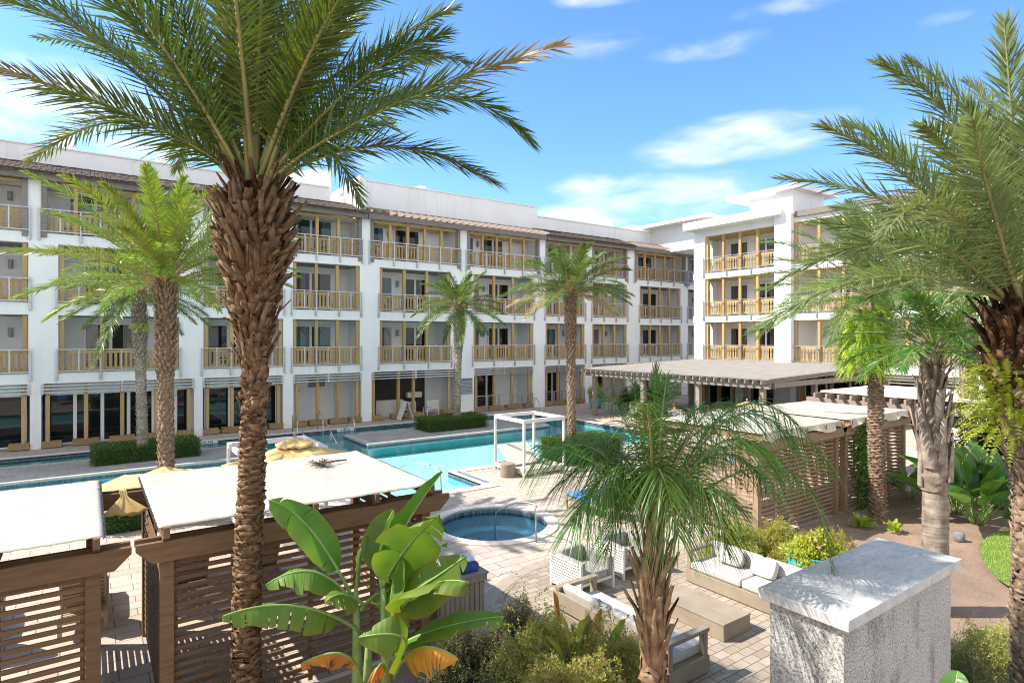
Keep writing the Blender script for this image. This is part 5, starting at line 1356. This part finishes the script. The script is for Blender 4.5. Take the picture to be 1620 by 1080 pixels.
# ---- ferns and vines that grow on the palms
def fern(name, C, n, L, matn, label, cat, seed, elo=-60, ehi=40, spread=.3, vert=.4, group=None, wid=.07):
    root_o = None; r = np.random.default_rng(seed); VV = []; TT = []; nv = 0; QQ = []
    for k in range(n):
        a = r.uniform(0, 2 * math.pi); e = math.radians(r.uniform(elo, ehi)); l = L * r.uniform(.6, 1.2)
        hd = np.array([math.cos(a), math.sin(a), 0]); P0 = np.array(C) + hd * spread * r.uniform(.5, 1) + np.array([0, 0, r.uniform(-vert, vert)])
        P1 = P0 + (hd * math.cos(e) + np.array([0, 0, math.sin(e) + .3])) * l * .5; P2 = P0 + hd * l * math.cos(e) * .8 + np.array([0, 0, l * math.sin(e) - l * .25])
        m = 11; t = np.linspace(.1, 1, m); c, T = bez(P0, P1, P2, t); S = nrm(np.cross(T, [0, 0, 1.]) + 1e-6)
        w = wid * np.sin(math.pi * np.clip(.15 + .8 * t, 0, 1))[:, None] * r.uniform(.7, 1.2)
        for sd in (-1, 1):
            tip = c + S * sd * w + T * .02; h_ = T * (l / m * .38)
            V = np.stack([c - h_, c + h_, tip], 1); V[:, 2, 2] += r.normal(0, .01, m)
            VV.append(V.reshape(-1, 3)); TT.append(nv + np.arange(m * 3).reshape(-1, 3)); nv += 3 * m
    o = arr_obj(name, np.concatenate(VV), [np.concatenate(TT)], matn, None, origin=C, attrs={'dry': np.repeat(r.uniform(0, .25, nv // 3), 3)})
    return tag(o, label, cat, group)
p = at(1369, 535, D7)
fern('fern', tuple(p), 1500, .46, 'fern_lime', 'lush bright green ferns wrapped round the head of the ringed palm trunk', 'fern', 1, -50, 45, .58, .85, wid=.065)
p = at(1602, 640, D9 - .1)
fern('fern', tuple(p), 420, .42, 'fern_lime', 'bright yellow green ferns growing on the right edge palm below its shaggy head', 'fern', 2, -35, 60, .3, .42, wid=.05)
def g(px, py, h=0.0):
    d = FPX * (EYE - h) / (py - HZ); q = at(px, py, d); return q
for k, (px, py, n, l, lb) in enumerate([(1365, 838, 60, .42, 'low lime green fern at the foot of the ringed palm, left one'), (1415, 845, 50, .32, 'low lime green fern at the foot of the ringed palm, right one')]):
    q = g(px, py); fern('fern', (q.x, q.y, .08), n, l, 'fern_lime', lb, 'fern', 5 + k, 20, 75, .05, .02, 'ferns on the mulch')
q = at(236, 548 - 40, 23.4); q = at(223, 517, 23.4); fern('fern', tuple(q), 40, .3, 'fern_lime', 'small bright fern tuft on the trunk of the palm inside the left hedge', 'fern', 9, -50, 40, .2, .12)

# ---- paddle leaves (banana, strelitzia, canna)
def paddle(name, P0, P1, P2, W, parent, matn, t0=.22, fold=25, tears=0, seed=0, roll=0, wave=.03, stem='stem_green', rr=.018, dry=0, curl=0, n=44):
    r = np.random.default_rng(seed); P0, P1, P2 = (np.array(p, float) for p in (P0, P1, P2))
    t = np.linspace(t0, 1, n); c, T = bez(P0, P1, P2, t); s = (t - t0) / (1 - t0)
    S0 = np.cross(P1 - P0, P2 - P0)
    if np.linalg.norm(S0) < 1e-3: S0 = np.cross(P2 - P0, [0, 0, 1.])
    S0 /= np.linalg.norm(S0); S = np.broadcast_to(S0, c.shape); N = np.cross(S, T)
    if np.median(N[:, 2]) < 0: N = -N; S = -S
    an = R(roll); S, N = S * math.cos(an) + N * math.sin(an), N * math.cos(an) - S * math.sin(an)
    prof = np.sin(math.pi * np.clip(s, 0, 1) ** .8) ** .55 * (1 - .25 * s); prof = np.maximum(prof, 0.02)
    VV = []; QQ = []; nv = 0; al = []; dd = []
    for sd in (-1, 1):
        cuts = sorted(r.choice(np.arange(3, n - 3), tears, replace=False)) if tears else []
        segs = np.split(np.arange(n), [q for q in cuts])
        for si, ix in enumerate(segs):
            if si > 0: ix = np.r_[ix[0] - 1, ix] if False else ix
            if si < len(segs) - 1: ix = np.r_[ix, ix[-1] + 1]
            if len(ix) < 2: continue
            rowsV = []; dz = r.uniform(-.6, .6) * (1 if tears else 0)
            for q, u in enumerate((0, .3, .65, 1.0)):
                fa = math.radians(fold) + curl * u
                uw = u
                wv = W / 2 * prof[ix] * uw
                gap = np.zeros(len(ix))
                if tears and len(ix) > 2: gap[-1] = -.5 * u * (t[1] - t[0]) * np.linalg.norm(P2 - P0); gap[0] = .3 * u * (t[1] - t[0]) * np.linalg.norm(P2 - P0)
                hang = W * .35 * u * u * (dz * .4 + .25 * (tears > 0))
                p = c[ix] + (S[ix] * sd * math.cos(fa) + N[ix] * math.sin(fa)) * wv[:, None] + N[ix] * (wave * np.sin(t[ix] * 23 + sd * 1.3 + seed) * u)[:, None] + T[ix] * gap[:, None]
                p[:, 2] -= hang
                rowsV.append(p)
            V = np.stack(rowsV, 1); k = len(ix); b = nv + np.arange(k - 1)[:, None] * 4
            for q in range(3): QQ.append(np.hstack([b + q, b + q + 1, b + 4 + q + 1, b + 4 + q]))
            VV.append(V.reshape(-1, 3)); nv += 4 * k; al.append(np.repeat(t[ix], 4)); dd.append(np.clip(np.tile([0, 0, .05, .22], k) * (1 if tears else .3) + dry, 0, 1))
    o = arr_obj(name, np.concatenate(VV), [np.concatenate(QQ)], matn, parent, attrs={'along': np.concatenate(al), 'dry': np.concatenate(dd)}, smooth=True)
    mb = MB(); tt = np.linspace(0, .99, 16); cc, _ = bez(P0, P1, P2, tt); mb.tube([Vector(x) for x in cc], [rr * (1 - .85 * x) + .003 for x in tt], 6)
    m2 = mb.build('midrib', stem, o, smooth=True)
    return o
DB = 7.35
b1, b2 = at(562, 1085, DB), at(612, 1085, DB - .15)
root = thing('banana_plant', (b1.x, b1.y, 0), 'banana plant with broad torn green leaves and a few withered ones before the brown cabana', 'banana plant')
mb = MB()
for (bx, tx, ty, dd_) in ((564, 563, 935, DB), (612, 606, 930, DB - .15), (578, 583, 1000, DB + .2)):
    q0, q1 = at(bx, 1085, dd_), at(tx, ty, dd_); q0 = Vector((q0.x, q0.y, 0))
    mb.tube([q0, q0.lerp(q1, .5) + Vector((.01, 0, 0)), q1], [.075, .06, .032], 12)
mb.build('stem', 'stem_green', root, smooth=True)
BL = [  # base px, mid px, tip px, depth mid, depth tip, width, fold, tears, roll, material
    ((560, 950), (492, 838), (424, 790), 7.2, 7.0, .3, 18, 2, 70, 'banana'), ((604, 930), (634, 845), (700, 746), 7.3, 7.5, .26, 58, 0, 30, 'banana'),
    ((604, 930), (640, 870), (696, 812), 7.0, 6.7, .46, 10, 3, 55, 'banana'), ((604, 930), (603, 860), (623, 806), 7.4, 7.6, .3, 35, 0, 70, 'banana'),
    ((562, 960), (500, 905), (420, 925), 7.1, 6.9, .3, -12, 4, 10, 'banana'), ((572, 1000), (470, 958), (350, 975), 6.9, 6.6, .3, -30, 9, 8, 'banana'),
    ((606, 940), (655, 895), (708, 856), 7.5, 7.8, .3, 25, 1, 30, 'banana'), ((610, 960), (670, 925), (738, 878), 6.9, 6.7, .34, 15, 2, 40, 'banana'),
    ((614, 985), (672, 930), (738, 920), 6.7, 6.3, .5, 6, 3, 30, 'banana'), ((618, 1030), (690, 995), (798, 974), 6.9, 6.7, .32, 20, 2, 25, 'banana'),
    ((615, 1060), (640, 1010), (565, 1008), 6.5, 6.3, .36, -6, 2, 20, 'banana'), ((604, 935), (622, 905), (612, 985), 7.2, 7.1, .42, 10, 0, 65, 'banana'),
    ((562, 945), (572, 870), (583, 850), 7.5, 7.7, .4, 12, 6, 60, 'banana'), ((570, 965), (610, 940), (625, 1000), 7.6, 7.8, .34, 5, 3, 30, 'banana'), ((580, 960), (545, 940), (515, 952), 7.0, 6.8, .24, -10, 3, 15, 'banana'),
    ((572, 1085), (545, 1035), (475, 1050), 6.9, 6.8, .34, -60, 12, 5, 'banana_dead'), ((622, 1075), (660, 1025), (724, 1040), 6.7, 6.5, .4, -45, 7, 15, 'banana_dead'), ((612, 1090), (605, 1050), (585, 1085), 6.6, 6.4, .3, -50, 5, 10, 'banana_dead')]
for k, (b, m, t, dm, dt_, W, fo, te, ro, mt) in enumerate(BL):
    P0 = at(*b, DB - (.12 if b[0] > 590 else 0)); P2 = at(*t, dt_); M = at(*m, dm)
    o = paddle('leaf', P0, ctrl(P0, M, P2), P2, W * (1.75 if mt == 'banana' else 1.3), root, mt, .2 if mt == 'banana' else .3, fo, te, 300 + k, ro, .012 if mt == 'banana' else .05, rr=.022, curl=(-.5 if mt == 'banana_dead' else -.15))
    if mt == 'banana_dead': o['label'] = 'withered orange brown hanging leaf'

def clump(name, C, n, L, W, matn, label, cat, seed, elo=25, ehi=80, stemf=.45, group=None, fold=20, pn='leaf'):
    r = np.random.default_rng(seed); root = thing(name, C, label, cat, group)
    for k in range(n):
        a = k * 2.39996 + r.normal(0, .3); e = math.radians(r.uniform(elo, ehi)); l = L * r.uniform(.65, 1.1)
        hd = np.array([math.cos(a), math.sin(a), 0]); P0 = np.array(C, float) + hd * r.uniform(.02, .12)
        P1 = P0 + (hd * math.cos(e) * .5 + np.array([0, 0, math.sin(e)])) * l * .65; P2 = P0 + hd * l * math.cos(e) + np.array([0, 0, l * math.sin(e) * .85])
        paddle(pn, P0, P1, P2, W * r.uniform(.7, 1.15), root, matn, stemf, fold, 0, seed * 50 + k, r.uniform(-35, 35), .01, rr=.012, n=18, dry=float(r.choice([0, 0, .35, 1.0])) if name == 'canna' else 0)
    return root
for k, (px, py, n, L, W, lb) in enumerate([(1545, 832, 34, 2.3, .55, 'largest bird of paradise clump, broad glossy leaves left of the right edge palm'), (1515, 815, 20, 2.2, .5, 'bird of paradise clump just behind and left of the biggest paddle leaf clump'), (1582, 808, 22, 2.4, .5, 'bird of paradise clump partly hidden behind the right edge palm trunk'), (1440, 792, 10, 1.4, .3, 'small dark bird of paradise clump between the ringed and smooth palms')]):
    q = g(px, py); clump('bird_of_paradise', (q.x, q.y, .04), n, L, W, 'strelitzia', lb, 'plant', 20 + k, group='bird of paradise plants')
q = at(895, 985, 7.6); q2 = at(930, 1000, 7.4)
clump('canna', (q.x, q.y, 0), 10, 1.8, .15, 'canna', 'yellowing canna lily with reddish withered leaves behind the patio sofa, left clump', 'plant', 30, 72, 88, .62, 'canna lilies', 40)
clump('canna', (q2.x, q2.y, 0), 10, 1.7, .15, 'canna', 'yellowing canna lily with reddish withered leaves behind the patio sofa, right clump', 'plant', 31, 70, 88, .62, 'canna lilies', 40)
q = at(1500, 1100, 4.6); clump('bird_of_paradise', (q.x, q.y, q.z - .7), 7, .9, .3, 'strelitzia', 'glossy leaf tip poking in at the bottom edge beside the stucco pier', 'plant', 33, 60, 85, group='bird of paradise plants')

# ---- shrubs made of leafy sprigs
def shrub(name, C, rx, ry, H, n, matn, label, seed, leafl=.035, leafw=.012, per=26, sl=.42, group=None, cat='shrub', upright=.5, stem='stem_brown', dryp=.25, low=.15):
    r = np.random.default_rng(seed)
    a = r.uniform(0, 2 * math.pi, n); rr = np.sqrt(r.uniform(0, 1, n)); lump = 1 + .22 * np.sin(3 * a + seed) + .15 * np.sin(7 * a + 2 * seed)
    x = rx * rr * np.cos(a) * lump; y = ry * rr * np.sin(a) * lump
    top = H * np.sqrt(np.clip(1 - (rr * .92) ** 2, 0, 1)) * (1 + .28 * np.sin(x * 6 + seed) * np.cos(y * 5 + seed)) * r.uniform(.6, 1.05, n) * np.where(r.random(n) < .07, 1.22, 1)
    out = np.stack([np.cos(a) * rr, np.sin(a) * rr, np.zeros(n)], 1)
    d = nrm(out * (1 - upright) * 1.4 + np.array([0, 0, upright + .15]) + r.normal(0, .28, (n, 3)))
    l = sl * r.uniform(.6, 1.2, n)
    tip = np.stack([x, y, np.maximum(top, low)], 1); base = tip - d * l[:, None]
    bend = r.normal(0, .06, (n, 3))
    s = np.linspace(.12, 1, per)[None, :, None]
    pos = base[:, None] + (tip - base)[:, None] * s + bend[:, None] * np.sin(s * math.pi)
    k = n * per; pos = pos.reshape(-1, 3); dd = np.repeat(d, per, 0)
    ph = (np.arange(k) * 2.4) % (2 * math.pi)
    u = nrm(np.cross(dd, [.3, .2, 1.])); v = np.cross(dd, u)
    side = u * np.cos(ph)[:, None] + v * np.sin(ph)[:, None]
    ld = nrm(side * .8 + dd * .75 + r.normal(0, .15, (k, 3))); ll = leafl * r.uniform(.6, 1.25, k)
    w = nrm(np.cross(ld, dd + .3 * r.normal(0, 1, (k, 3)))) * (leafw / 2)
    V = np.stack([pos, pos + ld * (ll * .5)[:, None] + w, pos + ld * ll[:, None], pos + ld * (ll * .5)[:, None] - w], 1).reshape(-1, 3)
    Qd = np.arange(k * 4).reshape(-1, 4)
    dry = np.repeat(np.clip(np.repeat((r.uniform(0, 1, n) < dryp) * r.uniform(.4, 1, n), per) + r.uniform(0, .15, k), 0, 1), 4)
    root = thing(name, C, label, cat, group)
    Cn = np.array(C, float)
    arr_obj('foliage', V + Cn, [Qd], matn, root, attrs={'dry': dry})
    # stems: thin ribbons from the foot
    m = min(n, 260); ix = r.choice(n, m, replace=False)
    mb = []; foot = np.stack([x[ix] * .25, y[ix] * .25, np.zeros(m)], 1); mid = base[ix]; tp = tip[ix]
    w = np.stack([-np.sin(a[ix]), np.cos(a[ix]), np.zeros(m)], 1) * .004
    V = np.stack([foot - w * 2, foot + w * 2, mid + w, mid - w, tp], 1).reshape(-1, 3) + Cn; j = np.arange(m)[:, None] * 5
    arr_obj('stems', V, [np.hstack([j, j + 1, j + 2, j + 3]), np.hstack([j + 3, j + 2, j + 4])], stem, root)
    return root
SH = [  # px, py(top-ish ground), depth, rx, ry, H, n, mat, label
    (925, 1080, 7.2, .76, .6, 1.28, 1900, 'rosemary', 'sunlit olive green shrub with straw coloured sprigs at the bottom centre by the low palm'),
    (850, 1080, 7.5, .62, .55, 1.22, 1400, 'rosemary', 'sunlit olive green shrub at the bottom centre right of the withered banana leaf'),
    (975, 1060, 7.7, .6, .45, 1.0, 1200, 'rosemary', 'olive green shrub directly behind the left patio sofa and left of the palm trunk'),
    (800, 995, 8.35, .62, .4, 1.12, 1150, 'rosemary_dark', 'dark green shaded shrub in front of the storage cabinet'),
    (720, 1015, 8.1, .5, .4, .85, 800, 'rosemary_dark', 'dark green shaded shrub right of the banana stems'),
    (862, 985, 8.6, .4, .4, .75, 550, 'rosemary_dark', 'low dark green shrub at the paved patio edge'),
    (770, 1075, 7.3, .5, .4, .75, 600, 'rosemary_dark', 'low dark twiggy shrub below the banana leaves')]
for k, (px, py, d, rx, ry, H, n, mt, lb) in enumerate(SH):
    q = at(px, py, d); shrub('rosemary_shrub', (q.x, q.y, 0.01), rx, ry, H, n, mt, lb, 100 + k, .046, .015, 24, .42, 'rosemary shrubs in the front bed')
SH = [((11.35, 7.75), .75, .55, .72, 1300, 'yellow green shrub behind the far corner of the white cushioned sofa'), ((12.4, 7.5), .7, .6, .7, 1100, 'yellow green shrub in the middle of the bed before the tan slats'),
      ((12.0, 6.6), .7, .55, .66, 1100, 'yellow green shrub just behind the turquoise flower pot'), ((13.1, 6.7), .6, .55, .55, 800, 'yellow green shrub nearest the mulch below the tan cabana')]
for k, ((x, y), rx, ry, H, n, lb) in enumerate(SH): shrub('yellow_shrub', (x, y, .05), rx, ry, H, n, 'shrub_yellow', lb, 120 + k, .05, .016, 22, .42, 'yellow green shrubs behind the sofa')
shrub('coleus', (11.25, 6.05, .66), .46, .46, .42, 420, 'coleus', 'yellow green flowering plant filling the turquoise pot behind the sofa', 130, .075, .045, 12, .3, None, 'plant', .5, 'stem_green', .15, .05)
r_ = random.Random(5); mb = MB()
for k in range(4):
    a = r_.uniform(0, 6.28); rr = r_.uniform(.05, .3); c = Vector((11.25 + rr * math.cos(a), 6.05 + rr * math.sin(a), 1.1 + r_.uniform(-.12, .06)))
    for j in range(5): b = j * 1.256; M = Matrix.Translation(c + Vector((math.cos(b) * .022, math.sin(b) * .022, 0))) @ Matrix.Rotation(b, 4, 'Z') @ Matrix.Rotation(.4, 4, 'Y'); mb.mbox(M, .04, .03, .006)
fl = mb.build('flowers', 'pink', [o for o in bpy.data.objects if o.name.startswith('coleus')][0])
shrub('shrub', (28.5, 30.4, .72), .55, .55, .95, 420, 'rosemary', 'airy shrub growing in the turquoise pot by the far column', 131, .07, .03, 14, .5, None, 'shrub', .6)
for k, (px, py, d, rx, H, n, lb) in enumerate([(1545, 1010, 8.0, .65, .95, 1200, 'olive shrub on the mulch right of the stucco pier, nearest the lawn'), (1535, 1075, 7.0, .7, 1.05, 1200, 'dark twiggy shrub at the bottom right beside the stucco pier'), (1590, 985, 9.0, .5, .5, 500, 'small olive shrub in front of the lawn by the right edge palm')]):
    q = at(px, py, d); shrub('rosemary_shrub', (q.x, q.y, .03), rx, rx * .8, H, n, 'rosemary' if k != 1 else 'rosemary_dark', lb, 140 + k, .036, .012, 24, .4, 'rosemary shrubs on the right')
# vine on the cabana slats
r = np.random.default_rng(77); k = 2600; x = 18.15 + r.normal(0, .32, k); z = r.uniform(.05, 2.45, k); x += .15 * np.sin(z * 3); y = 8.33 - r.uniform(0, .16, k) - .3 * np.clip(.6 - z, 0, 1) * r.uniform(0, 1, k)
ld = nrm(r.normal(0, 1, (k, 3)) + np.array([0, -.6, -.5])); pos = np.stack([x, y, z], 1); w = nrm(np.cross(ld, r.normal(0, 1, (k, 3)))) * .03; ll = r.uniform(.05, .1, k)[:, None]
V = np.stack([pos, pos + ld * ll * .5 + w, pos + ld * ll, pos + ld * ll * .5 - w], 1).reshape(-1, 3)
tag(arr_obj('climbing_vine', V, [np.arange(k * 4).reshape(-1, 4)], 'fern_dark', None, origin=(18.15, 8.3, 0), attrs={'dry': np.repeat(r.uniform(0, .2, k), 4)}), 'dark leafy vine climbing the slats of the tan cabana', 'vine')

# ---- clipped hedges
def hedge(x0, y0, x1, y1, H, label, seed, z0=.03, dens=900):
    r = np.random.default_rng(seed); root = thing('hedge', ((x0 + x1) / 2, (y0 + y1) / 2, z0), label, 'hedge', 'clipped boxwood hedges by the pool')
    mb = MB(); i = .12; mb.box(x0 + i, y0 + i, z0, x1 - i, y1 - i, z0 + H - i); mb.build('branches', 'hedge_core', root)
    P = []; Nn = []
    for (a, b, c, d, nn) in ((x0, x1, y0, y1, 'z'), (x0, x1, 0, H, 'y0'), (x0, x1, 0, H, 'y1'), (y0, y1, 0, H, 'x0'), (y0, y1, 0, H, 'x1')):
        m = int((b - a) * (d - c) * dens); u = r.uniform(a, b, m); v = r.uniform(c, d, m); o = r.uniform(-.14, .03, m)
        cut = .12
        if nn == 'z': p = np.stack([u, v, z0 + H + o + .025 * np.sin(u * 4) * np.cos(v * 5)], 1); n = [0, 0, 1.]
        elif nn[0] == 'y': yy = y0 if nn[1] == '0' else y1; s = -1 if nn[1] == '0' else 1; p = np.stack([u, yy + s * (o + .03 * np.sin(u * 5 + v * 3)), z0 + v], 1); n = [0, s, .2]
        else: xx = x0 if nn[1] == '0' else x1; s = -1 if nn[1] == '0' else 1; p = np.stack([xx + s * o, u, z0 + v], 1); n = [s, 0, .2]
        P.append(p); Nn.append(np.broadcast_to(np.array(n, float), p.shape))
    P = np.concatenate(P); Nn = np.concatenate(Nn); k = len(P)
    ld = nrm(Nn * .8 + r.normal(0, .7, (k, 3))); ll = r.uniform(.035, .07, k)[:, None]; w = nrm(np.cross(ld, r.normal(0, 1, (k, 3)))) * .018
    V = np.stack([P, P + ld * ll * .5 + w, P + ld * ll, P + ld * ll * .5 - w], 1).reshape(-1, 3)
    arr_obj('foliage', V, [np.arange(k * 4).reshape(-1, 4)], 'hedge_leaf', root, attrs={'dry': np.repeat(r.uniform(0, .25, k), 4)})
hedge(.1, 27.4, 3.75, 29.0, .66, 'clipped hedge on the left pool island round the foot of a palm', 1)
hedge(14.1, 27.3, 17.7, 29.0, .66, 'clipped hedge on the right pool island round the foot of the small palm', 2)
hedge(.2, 17.8, 3.0, 19.0, .7, 'clipped hedge seen through the gap between two cabanas', 3)
hedge(14.75, 17.4, 17.9, 19.1, .85, 'clipped hedge behind the daybed frame and the low palm', 4)

# ---- background greenery under and beyond the timber pergola, hedge inside the restaurant
def bush_tree(C, rx, ry, H, n, label, seed, name='leafy_shrub', matn='tree_green', leafl=.12, leafw=.06):
    return shrub(name, C, rx, ry, H, n, matn, label, seed, leafl, leafw, 14, .7, 'dense shrubs behind the cabanas', 'shrub', .4, dryp=.05, low=.1)
bush_tree((24.2, 6.8, .0), 1.6, 1.4, 2.1, 900, 'tall dark leafy shrub under the timber pergola left of its post', 151)
bush_tree((25.6, 4.6, .0), 1.7, 1.5, 2.3, 900, 'tall dark leafy shrub under the timber pergola right of its post', 152)
bush_tree((22.6, 4.2, .0), 1.2, 1.2, 1.7, 600, 'leafy shrub in front of the timber pergola post', 153)
bush_tree((31.5, 28.9, .0), 2.6, .5, 1.5, 700, 'dark leafy planting at the back of the restaurant terrace', 154)
# ================================================================== SKY, SUN, CAMERA
w = bpy.data.worlds.new('World'); scn.world = w; w.use_nodes = True
t = w.node_tree; N = t.nodes; Lk = t.links
bg = N['Background']; sky = N.new('ShaderNodeTexSky'); sky.sky_type = 'NISHITA'; sky.sun_disc = False
SUN_EL, SUN_AZ = R(46), math.atan2(-.83, .557)      # azimuth measured from +Y towards +X
sky.sun_elevation = SUN_EL; sky.sun_rotation = SUN_AZ
sky.altitude = 0; sky.air_density = 1.0; sky.dust_density = .6; sky.ozone_density = 1.5
SKY_K = .11
tc = N.new('ShaderNodeTexCoord'); sep = N.new('ShaderNodeSeparateXYZ'); Lk.new(tc.outputs['Generated'], sep.inputs[0])
def M(op, a, b=None, c=None):
    m = N.new('ShaderNodeMath'); m.operation = op
    for k, v in enumerate((a, b, c)):
        if v is None: continue
        if isinstance(v, (int, float)): m.inputs[k].default_value = v
        else: Lk.new(v, m.inputs[k])
    return m.outputs[0]
az = M('ARCTAN2', sep.outputs[0], sep.outputs[1]); el = M('ARCSINE', sep.outputs[2])
cmb = N.new('ShaderNodeCombineXYZ'); Lk.new(M('MULTIPLY', az, 5.0), cmb.inputs[0]); Lk.new(M('MULTIPLY', el, 16.0), cmb.inputs[1])
def noise(sc, det, dist=0):
    n = N.new('ShaderNodeTexNoise'); Lk.new(cmb.outputs[0], n.inputs['Vector']); n.inputs['Scale'].default_value = sc; n.inputs['Detail'].default_value = det; n.inputs['Roughness'].default_value = .55; n.inputs['Distortion'].default_value = dist
    return n.outputs['Fac']
n1 = noise(2.0, 10, .4); n2 = noise(.75, 6, .2)
def dirof(px, py):
    v = at(px, py, 100) - Vector((0, 0, EYE)); return math.atan2(v.x, v.y), math.asin(v.z / v.length)
tot = None
for px, py, wx, wy, k in [(1190, 215, 210, 45, 1.0), (1090, 240, 120, 35, .9), (1050, 312, 210, 48, .9), (930, 300, 80, 36, .9), (900, 345, 130, 30, .9), (1210, 330, 160, 40, .6), (950, 70, 140, 30, .55), (1130, 75, 150, 26, .5), (1250, 10, 120, 22, .55), (950, 0, 100, 16, .6), (110, 150, 210, 75, 1.0), (30, 190, 170, 70, .9), (250, 225, 220, 45, .8), (560, 255, 140, 32, .3), (1500, 30, 70, 20, .4), (1480, 210, 120, 40, .5), (-300, 150, 260, 90, 1.), (2000, 200, 300, 80, .9), (-900, 260, 500, 90, .8), (2700, 260, 500, 90, .8)]:
    a0, e0 = dirof(px, py); a1, e1 = dirof(px + wx, py); a2, e2 = dirof(px, py - wy)
    dx = M('MULTIPLY', M('SUBTRACT', az, a0), 1 / abs(a1 - a0)); dy = M('MULTIPLY', M('SUBTRACT', el, e0), 1 / abs(e2 - e0))
    q = M('MULTIPLY', M('MAXIMUM', M('SUBTRACT', 1.0, M('ADD', M('MULTIPLY', dx, dx), M('MULTIPLY', dy, dy))), 0.0), k)
    tot = q if tot is None else M('MAXIMUM', tot, q)
cl = M('MULTIPLY_ADD', M('SUBTRACT', M('ADD', M('MULTIPLY', n1, .62), M('MULTIPLY', n2, .38)), .5), M('MULTIPLY', M('POWER', tot, .5), 2.3), M('MULTIPLY', tot, .62))
# added unseen cloud bank behind the camera, fill light for the shaded facade
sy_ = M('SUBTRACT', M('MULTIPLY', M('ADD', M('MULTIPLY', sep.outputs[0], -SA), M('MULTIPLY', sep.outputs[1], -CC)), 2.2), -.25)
fill_clouds = M('MULTIPLY', M('MINIMUM', M('MAXIMUM', sy_, 0.0), 1.0), M('MULTIPLY_ADD', n2, 1.2, .5))
cl = M('MAXIMUM', cl, fill_clouds)
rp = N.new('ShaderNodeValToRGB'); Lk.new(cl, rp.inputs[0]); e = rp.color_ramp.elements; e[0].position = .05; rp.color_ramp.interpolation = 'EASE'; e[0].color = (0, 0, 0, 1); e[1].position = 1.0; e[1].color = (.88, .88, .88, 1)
hz = M('MULTIPLY', M('MAXIMUM', M('SUBTRACT', 1.0, M('MULTIPLY', M('MAXIMUM', el, 0.0), 3.2)), 0.0), .1)
fac = M('MINIMUM', M('ADD', rp.outputs[0], hz), 1.0)
mx = N.new('ShaderNodeMix'); mx.data_type = 'RGBA'; Lk.new(fac, mx.inputs['Factor'])
SKYTINT = N.new('ShaderNodeMix'); SKYTINT.data_type = 'RGBA'; SKYTINT.blend_type = 'MULTIPLY'; SKYTINT.inputs['Factor'].default_value = 1
Lk.new(sky.outputs[0], SKYTINT.inputs[6]); SKYTINT.inputs[7].default_value = (.45, .655, .87, 1)
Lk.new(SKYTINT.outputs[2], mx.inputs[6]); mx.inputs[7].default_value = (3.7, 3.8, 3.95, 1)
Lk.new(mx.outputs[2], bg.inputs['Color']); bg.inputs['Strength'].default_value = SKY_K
sd = Vector((math.sin(SUN_AZ) * math.cos(SUN_EL), math.cos(SUN_AZ) * math.cos(SUN_EL), math.sin(SUN_EL)))
li = bpy.data.lights.new('sun', 'SUN'); li.energy = 2.8; li.angle = R(.53); li.color = (1, .93, .84)
so = bpy.data.objects.new('sun', li); COL.objects.link(so); so.rotation_euler = (-sd).to_track_quat('-Z', 'Y').to_euler(); so.location = (0, 0, 40)
cam = bpy.data.cameras.new('camera'); co = bpy.data.objects.new('camera', cam); COL.objects.link(co)
co.location = (0, 0, EYE); co.rotation_euler = (R(90), 0, -CA)
cam.sensor_width = 36; cam.lens = FPX / 1620 * 36; cam.shift_y = -7 / 1620; cam.clip_start = .05; cam.clip_end = 2000
scn.camera = co
vs = scn.view_settings; vs.view_transform = 'Standard'; vs.look = 'None'; vs.exposure = 1.75; vs.gamma = 1; vs.use_curve_mapping = False
cy = scn.cycles if hasattr(scn, 'cycles') else None
if cy:
    cy.max_bounces = 8; cy.diffuse_bounces = 4; cy.glossy_bounces = 3; cy.transparent_max_bounces = 12; cy.transmission_bounces = 4
    cy.caustics_reflective = False; cy.caustics_refractive = False; cy.sample_clamp_indirect = 6; cy.use_denoising = True; cy.filter_width = 1.05
bpy.context.view_layer.update()
